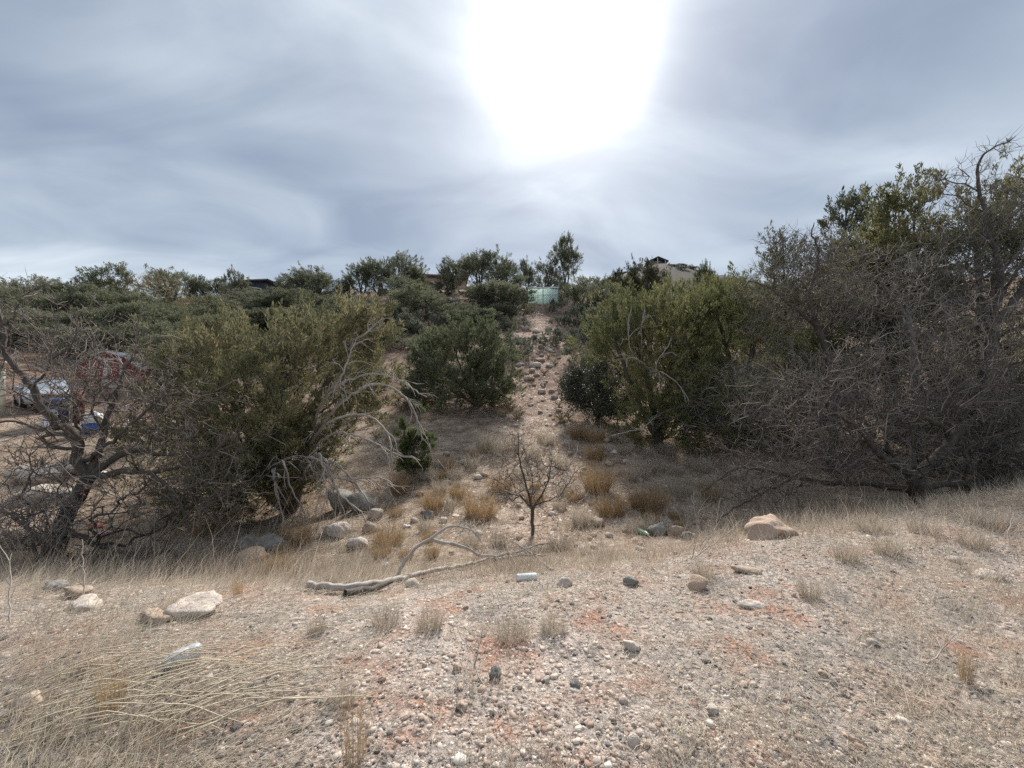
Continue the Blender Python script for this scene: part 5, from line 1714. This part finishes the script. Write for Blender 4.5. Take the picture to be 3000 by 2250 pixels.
def cloth(x0, y0, x1, y1, h, n=26, m=14):
    u, v = np.meshgrid(np.linspace(0, 1, n), np.linspace(0, 1, m))
    L = math.hypot(x1 - x0, y1 - y0)
    nx, ny = -(y1 - y0) / L, (x1 - x0) / L
    f = .07 * (fbm(u.ravel() * 2.2 * L / 3 + x0, v.ravel() * 7, 83, 3) - .5) + .05 * np.sin(u.ravel() * math.pi)
    z = .12 + v.ravel() * (h - .12) + .06 * np.sin(u.ravel() * math.pi * 2) * v.ravel()
    V = np.c_[x0 + (x1 - x0) * u.ravel() + nx * f, y0 + (y1 - y0) * u.ravel() + ny * f, z]
    i_ = (np.arange(m - 1)[:, None] * n + np.arange(n - 1)).ravel()
    V2 = V + [nx * .006, ny * .006, 0]
    return MB().add(V, quads=np.c_[i_, i_ + 1, i_ + n + 1, i_ + n]).add(V2, quads=np.c_[i_, i_ + n, i_ + n + 1, i_ + 1])


for x0, y0, x1, y1 in ((-hw, 0, -.03, 0), (.03, 0, hw, .1), (hw, .12, hw, 2.6), (-hw, 2.6, -hw, .02)):
    cloth(x0, y0, x1, y1, hh - .14).build('cloth_panel', M['mesh_cloth'], g, smooth=True)
for x0, y0 in ((-hw, -.03), (0, -.03), (hw, .06), (hw, 2.6), (-hw, 2.6)):
    MB().lathe([(-.2, .03), (hh, .03), (hh, .001)], 8, (x0, y0, 0), (x0, y0, 1)).build('post', M['dark_metal'], g)
MB().box((0, -.04, hh * .55), (hw * 2, .03, .03)).build('rail', M['dark_metal'], g)
MB().box((0, -.02, hh - .05), (hw * 2 + .1, .05, .16)).build('top_band', M['white'], g)
MB().box((-hw, 1.3, hh - .05), (.05, 2.5, .16)).build('top_band', M['white'], g)
MB().box((hw, 1.36, hh - .05), (.05, 2.4, .16)).build('top_band', M['white'], g)
for sx in (-.55,):
    MB().lathe([(0, .015), (hh * .85, .015)], 6, (sx, -.05, .05), (sx, -.05, 1)).build('stake', M['dark_metal'], g)

# ------------------------------------------------------------------ things in the left-hand yard
p = at_ground(8, 15.5)
po = thing('porch_post', 'cream painted wooden post with a flat cap beside the white car', 'post', tuple(p), face_cam(p))
ztop = CAMZ - (1058 - 1125) / F * 15.5 - p[2]
MB().box((0, 0, ztop / 2 - .1), (.14, .14, ztop)).build('shaft', M['cream'], po)
MB().box((0, 0, ztop - .06), (.30, .26, .10)).build('cap', M['cream'], po)
MB().box((0, 0, ztop * .78), (.17, .17, .05)).build('band', M['cream'], po)
p = at_ground(207, 14.0)
ztop = CAMZ - (1143 - 1125) / F * 14 - p[2]
gp = thing('fence_post', 'weathered grey timber post between the black bin and the maroon cabinet', 'post', tuple(p), face_cam(p))
MB().box((0, 0, ztop / 2 - .1), (.09, .09, ztop + .1), taper=.9).build('shaft', M['post'], gp)
MB().box((.02, 0, .06), (.26, .26, .14), taper=.6).build('footing', M['block'], gp)

# white car, front towards the camera
p = at_ground(132, 17.2)
car = thing('parked_car', 'white car with pale windscreen parked in the yard behind the bins', 'car', tuple(p), face_cam(p) + .1)
car.scale = (.86, .86, .86)
secs = [(-2.05, .78, .30, .62), (-1.98, .84, .24, .72), (-1.2, .88, .22, .86), (-.75, .88, .22, .92), (.2, .89, .22, .95), (1.3, .88, .22, .97), (1.95, .85, .26, .95), (2.1, .78, .34, .8)]
V, Qd = [], []
for i_, (yy, hw_, z0, z1) in enumerate(secs):
    V += [(-hw_ * .92, yy, z0), (hw_ * .92, yy, z0), (hw_, yy, (z0 + z1) / 2), (hw_ * .96, yy, z1 - .06), (hw_ * .82, yy, z1), (-hw_ * .82, yy, z1), (-hw_ * .96, yy, z1 - .06), (-hw_, yy, (z0 + z1) / 2)]
    if i_:
        for j_ in range(8):
            Qd.append([(i_ - 1) * 8 + j_, (i_ - 1) * 8 + (j_ + 1) % 8, i_ * 8 + (j_ + 1) % 8, i_ * 8 + j_])
Qd += [[0, 7, 6, 1], [1, 6, 5, 2], [2, 5, 4, 3]]
e_ = (len(secs) - 1) * 8
Qd += [[e_ + 0, e_ + 1, e_ + 6, e_ + 7], [e_ + 1, e_ + 2, e_ + 5, e_ + 6], [e_ + 2, e_ + 3, e_ + 4, e_ + 5]]
MB().add(V, quads=Qd).build('body', M['car_white'], car)
MB().add([(-.80, -.78, .92), (.80, -.78, .92), (.80, 1.75, .96), (-.80, 1.75, .96), (-.62, -.05, 1.42), (.62, -.05, 1.42), (.62, 1.1, 1.42), (-.62, 1.1, 1.42)],
         quads=[[0, 1, 5, 4], [1, 2, 6, 5], [2, 3, 7, 6], [3, 0, 4, 7]]).build('windows', M['car_glass'], car)
MB().box((0, .52, 1.435), (1.26, 1.2, .05)).build('roof', M['car_white'], car)
MB().box((0, -2.06, .40), (1.62, .12, .2)).build('bumper', M['car_white'], car)
MB().box((0, -2.05, .60), (.8, .05, .13)).build('grille', M['black'], car)
for sx in (-1, 1):
    MB().box((sx * .62, -2.03, .62), (.34, .06, .15)).build('headlight', M['lens'], car)
    MB().box((sx * .98, -.55, 1.0), (.2, .1, .13)).build('mirror', M['car_white'], car)
    for yy in (-1.35, 1.35):
        wv = MB().lathe([(0, .02), (0, .30), (.03, .33), (.17, .33), (.2, .30), (.2, .02)], 20, (sx * .70, yy, .33), (sx * 2, yy, .33)).build('wheel', M['tyre'], car)
        MB().lathe([(.205, .19), (.215, .17), (.215, .001)], 16, (sx * .70, yy, .33), (sx * 2, yy, .33)).build('rim', M['tin'], wv)

# wheeled bin
p = at_ground(178, 14.3)
bn = thing('wheeled_bin', 'black wheeled rubbish bin with a blue lid in front of the white car', 'bin', tuple(p), face_cam(p) - .1)
MB().box((0, 0, .42), (.56, .56, .78), taper=1.12).build('body', M['navy'], bn)
MB().box((0, -.02, .86), (.70, .70, .07), taper=.9).build('lid', M['blue'], bn)
MB().box((0, .34, .84), (.5, .06, .05)).build('handle', M['black'], bn)
for sx in (-1, 1):
    MB().lathe([(0, .02), (0, .1), (.06, .1), (.06, .02)], 14, (sx * .27, .27, .1), (sx * 2, .27, .1)).build('wheel', M['tyre'], bn)
p = at_ground(227, 14.6)
mc = thing('metal_cabinet', 'narrow maroon metal cabinet standing right of the grey post', 'cabinet', tuple(p), face_cam(p))
ztop = CAMZ - (1137 - 1125) / F * 14.6 - p[2]
MB().box((0, 0, ztop / 2), (.36, .4, ztop)).build('body', M['maroon'], mc)
MB().box((0, -.215, ztop / 2), (.31, .025, ztop - .08)).build('door', M['maroon'], mc)
MB().box((.12, -.24, ztop * .55), (.02, .03, .1)).build('handle', M['dark_metal'], mc)
# blue tote
p = at_ground(277, 13.4)
tt_ = thing('storage_tote', 'bright blue plastic tote with a white rim in the yard', 'tote', tuple(p), face_cam(p))
MB().box((0, 0, .17), (.54, .40, .34), taper=1.12).build('body', M['blue'], tt_)
MB().box((0, 0, .355), (.66, .50, .035)).build('rim', M['white'], tt_)


def lump(name, label, cat, p, sx, sy, sz, mat_, rough=.25, sub=3, rz=0, group=None):
    v, t = ICO[sub]
    o = R.uniform(0, 40)
    r = 1 + rough * 2 * (fbm(v[:, 0] * 2.4 + o, v[:, 1] * 2.4 + v[:, 2] * 2, 7, 4) - .5) * 2
    ob = MB().add(v * r[:, None] * np.array([sx, sy, sz]) * .5, tris=t).build(name, mat_, None, smooth=True)
    ob.location = (p[0], p[1], p[2] + sz * .42)
    ob.rotation_euler = (0, 0, rz)
    return tag(ob, label, cat, group)


q_ = at_ground(277, 13.4)
lump('plastic_bag', 'crumpled white plastic bag heaped on the blue tote', 'bag', (q_[0] - .05, q_[1], q_[2] + .37), .52, .36, .34, M['bag'], .35)
lump('rubbish_sack', 'round white sack sitting on the ground in front of the bin', 'sack', at_ground(140, 13.6), .36, .34, .42, M['bag'], .12)
lump('rubbish_sack', 'limp white sack leaning higher against the bin', 'sack', at_ground(150, 14.0) + [0, 0, .28], .4, .3, .36, M['bag'], .22)
for i, (px, py) in enumerate([(318, 1188), (338, 1185), (350, 1192), (366, 1190), (342, 1204), (372, 1232), (330, 1198)]):
    D_ = 14.5
    q_ = at_ground(px, D_)
    lump('paper_scrap', 'small white scrap on the weedy heap right of the blue tote', 'scrap', q_ + [0, 0, max(0, CAMZ - (py - 1125) / F * D_ - q_[2] - .04)], .16, .10, .07, M['bag'], .4, 2, 0, 'white scraps by the tote')
# weedy heap under the scraps
for i, (px, wp) in enumerate([(325, 90), (365, 100), (345, 110)]):
    plant_copy(TB[i % 2], 'bare_bush', 'dry weedy brush heap carrying white scraps by the tote', 'bush', px, 1185, wp, 14.7, 3.0, 1.7, 'weedy brush by the tote', names=('stems', 'twigs'))
for px, top_, wp, D_ in [(250, 1085, 130, 19.5), (330, 1090, 150, 19.8), (390, 1080, 120, 19)]:
    plant_copy(TB[int(px) % 2], 'bare_bush', 'grey leafless bush in front of the red shed', 'bush', px, top_ + 18, wp, D_, 3.0, 1.7, 'bushes in front of the shed', names=('stems', 'twigs'))

# ------------------------------------------------------------------ litter
M['clear'] = mat_plain("clear_plastic", (.78, .80, .80), .18, .05, 5, 0, .6, .55)
M['foam'] = mat_plain("white_foam", (.66, .68, .66), .8, .15, 9, bump=.5)
M['green_glass'] = mat_plain("green_glass", (.36, .62, .42), .2, .1, 5, 0, .6, .4)
M['can'] = mat_plain("can_metal", (.62, .58, .50), .5, .2, 9, .0)
M['red_cloth'] = mat_plain("red_cloth", (.50, .09, .07), .9, .2, 7)
M['pink_cloth'] = mat_plain("pink_cloth", (.52, .30, .38), .9, .2, 7)


def bottle(label, pxa, pya, pxb, pyb, r, mat_, name='plastic_bottle'):
    a_, b_ = hit(pxa, pya), hit(pxb, pyb)
    a_[2] += r * 1.15
    b_[2] += r * 1.15
    L = np.linalg.norm(b_ - a_)
    t = thing(name, label, 'bottle', tuple(a_))
    z0 = np.zeros(3)
    ax = b_ - a_
    MB().lathe([(0, .001), (.0, r * .8), (.01, r), (L * .3, r), (L * .33, r * .93), (L * .36, r), (L * .62, r), (L * .8, r * .72), (L * .9, r * .38), (L * .97, r * .36), (L * .97, .001)], 22, z0, ax).build('body', mat_, t, smooth=True)
    MB().lathe([(L * .965, r * .42), (L, r * .42), (L, .001)], 16, z0, ax).build('cap', M['white'], t, smooth=True)
    return t


bottle('clear crushed plastic bottle lying in the straw on the shoulder', 585, 1925, 466, 1978, .042, M['clear'])
bottle('pale green bottle lying in the grass left of the lichen-spotted rock', 1872, 1562, 1900, 1573, .036, M['green_glass'], 'green_bottle')
a_, b_ = hit(1514, 1702), hit(1572, 1698)
r = .034
ft = thing('foam_roll', 'weathered white foam roll lying on the crest below the fallen branch', 'foam roll', tuple(a_ + [0, 0, r * .8]))
L = np.linalg.norm(b_ - a_)
MB().lathe([(0, .001), (0, r * .85), (.01, r), (L * .5, r * 1.02), (L - .01, r), (L, r * .85), (L, .001)], 20, (0, 0, 0), b_ - a_).build('body', M['foam'], ft, smooth=True)
a_, b_ = hit(1653, 1450), hit(1669, 1450)
cn = thing('drink_can', 'flattened pale drink can lying in the wash behind the sapling', 'can', tuple(a_ + [0, 0, .03]))
L = np.linalg.norm(b_ - a_)
MB().lathe([(0, .001), (0, .026), (.006, .032), (L - .006, .032), (L, .026), (L, .001)], 18, (0, 0, 0), b_ - a_).build('body', M['can'], cn, smooth=True)
lump('cloth_scrap', 'red cloth scrap on the ground behind the crooked mesquite', 'cloth', hit(283, 1545), .26, .16, .06, M['red_cloth'], .35)
lump('cloth_scrap', 'faded pink cloth scrap beside the red one', 'cloth', hit(300, 1568), .22, .15, .07, M['pink_cloth'], .35)
lump('paper_scrap', 'crumpled white paper on the dirt left of the arched branch', 'scrap', hit(1190, 1545), .15, .10, .05, M['bag'], .4)
lump('paper_scrap', 'balled white paper in the grass above the log end', 'scrap', hit(1130, 1664), .09, .08, .07, M['bag'], .3)
lump('paper_scrap', 'small white scrap below the grey wash stone', 'scrap', hit(1165, 1515), .05, .05, .05, M['bag'], .3)
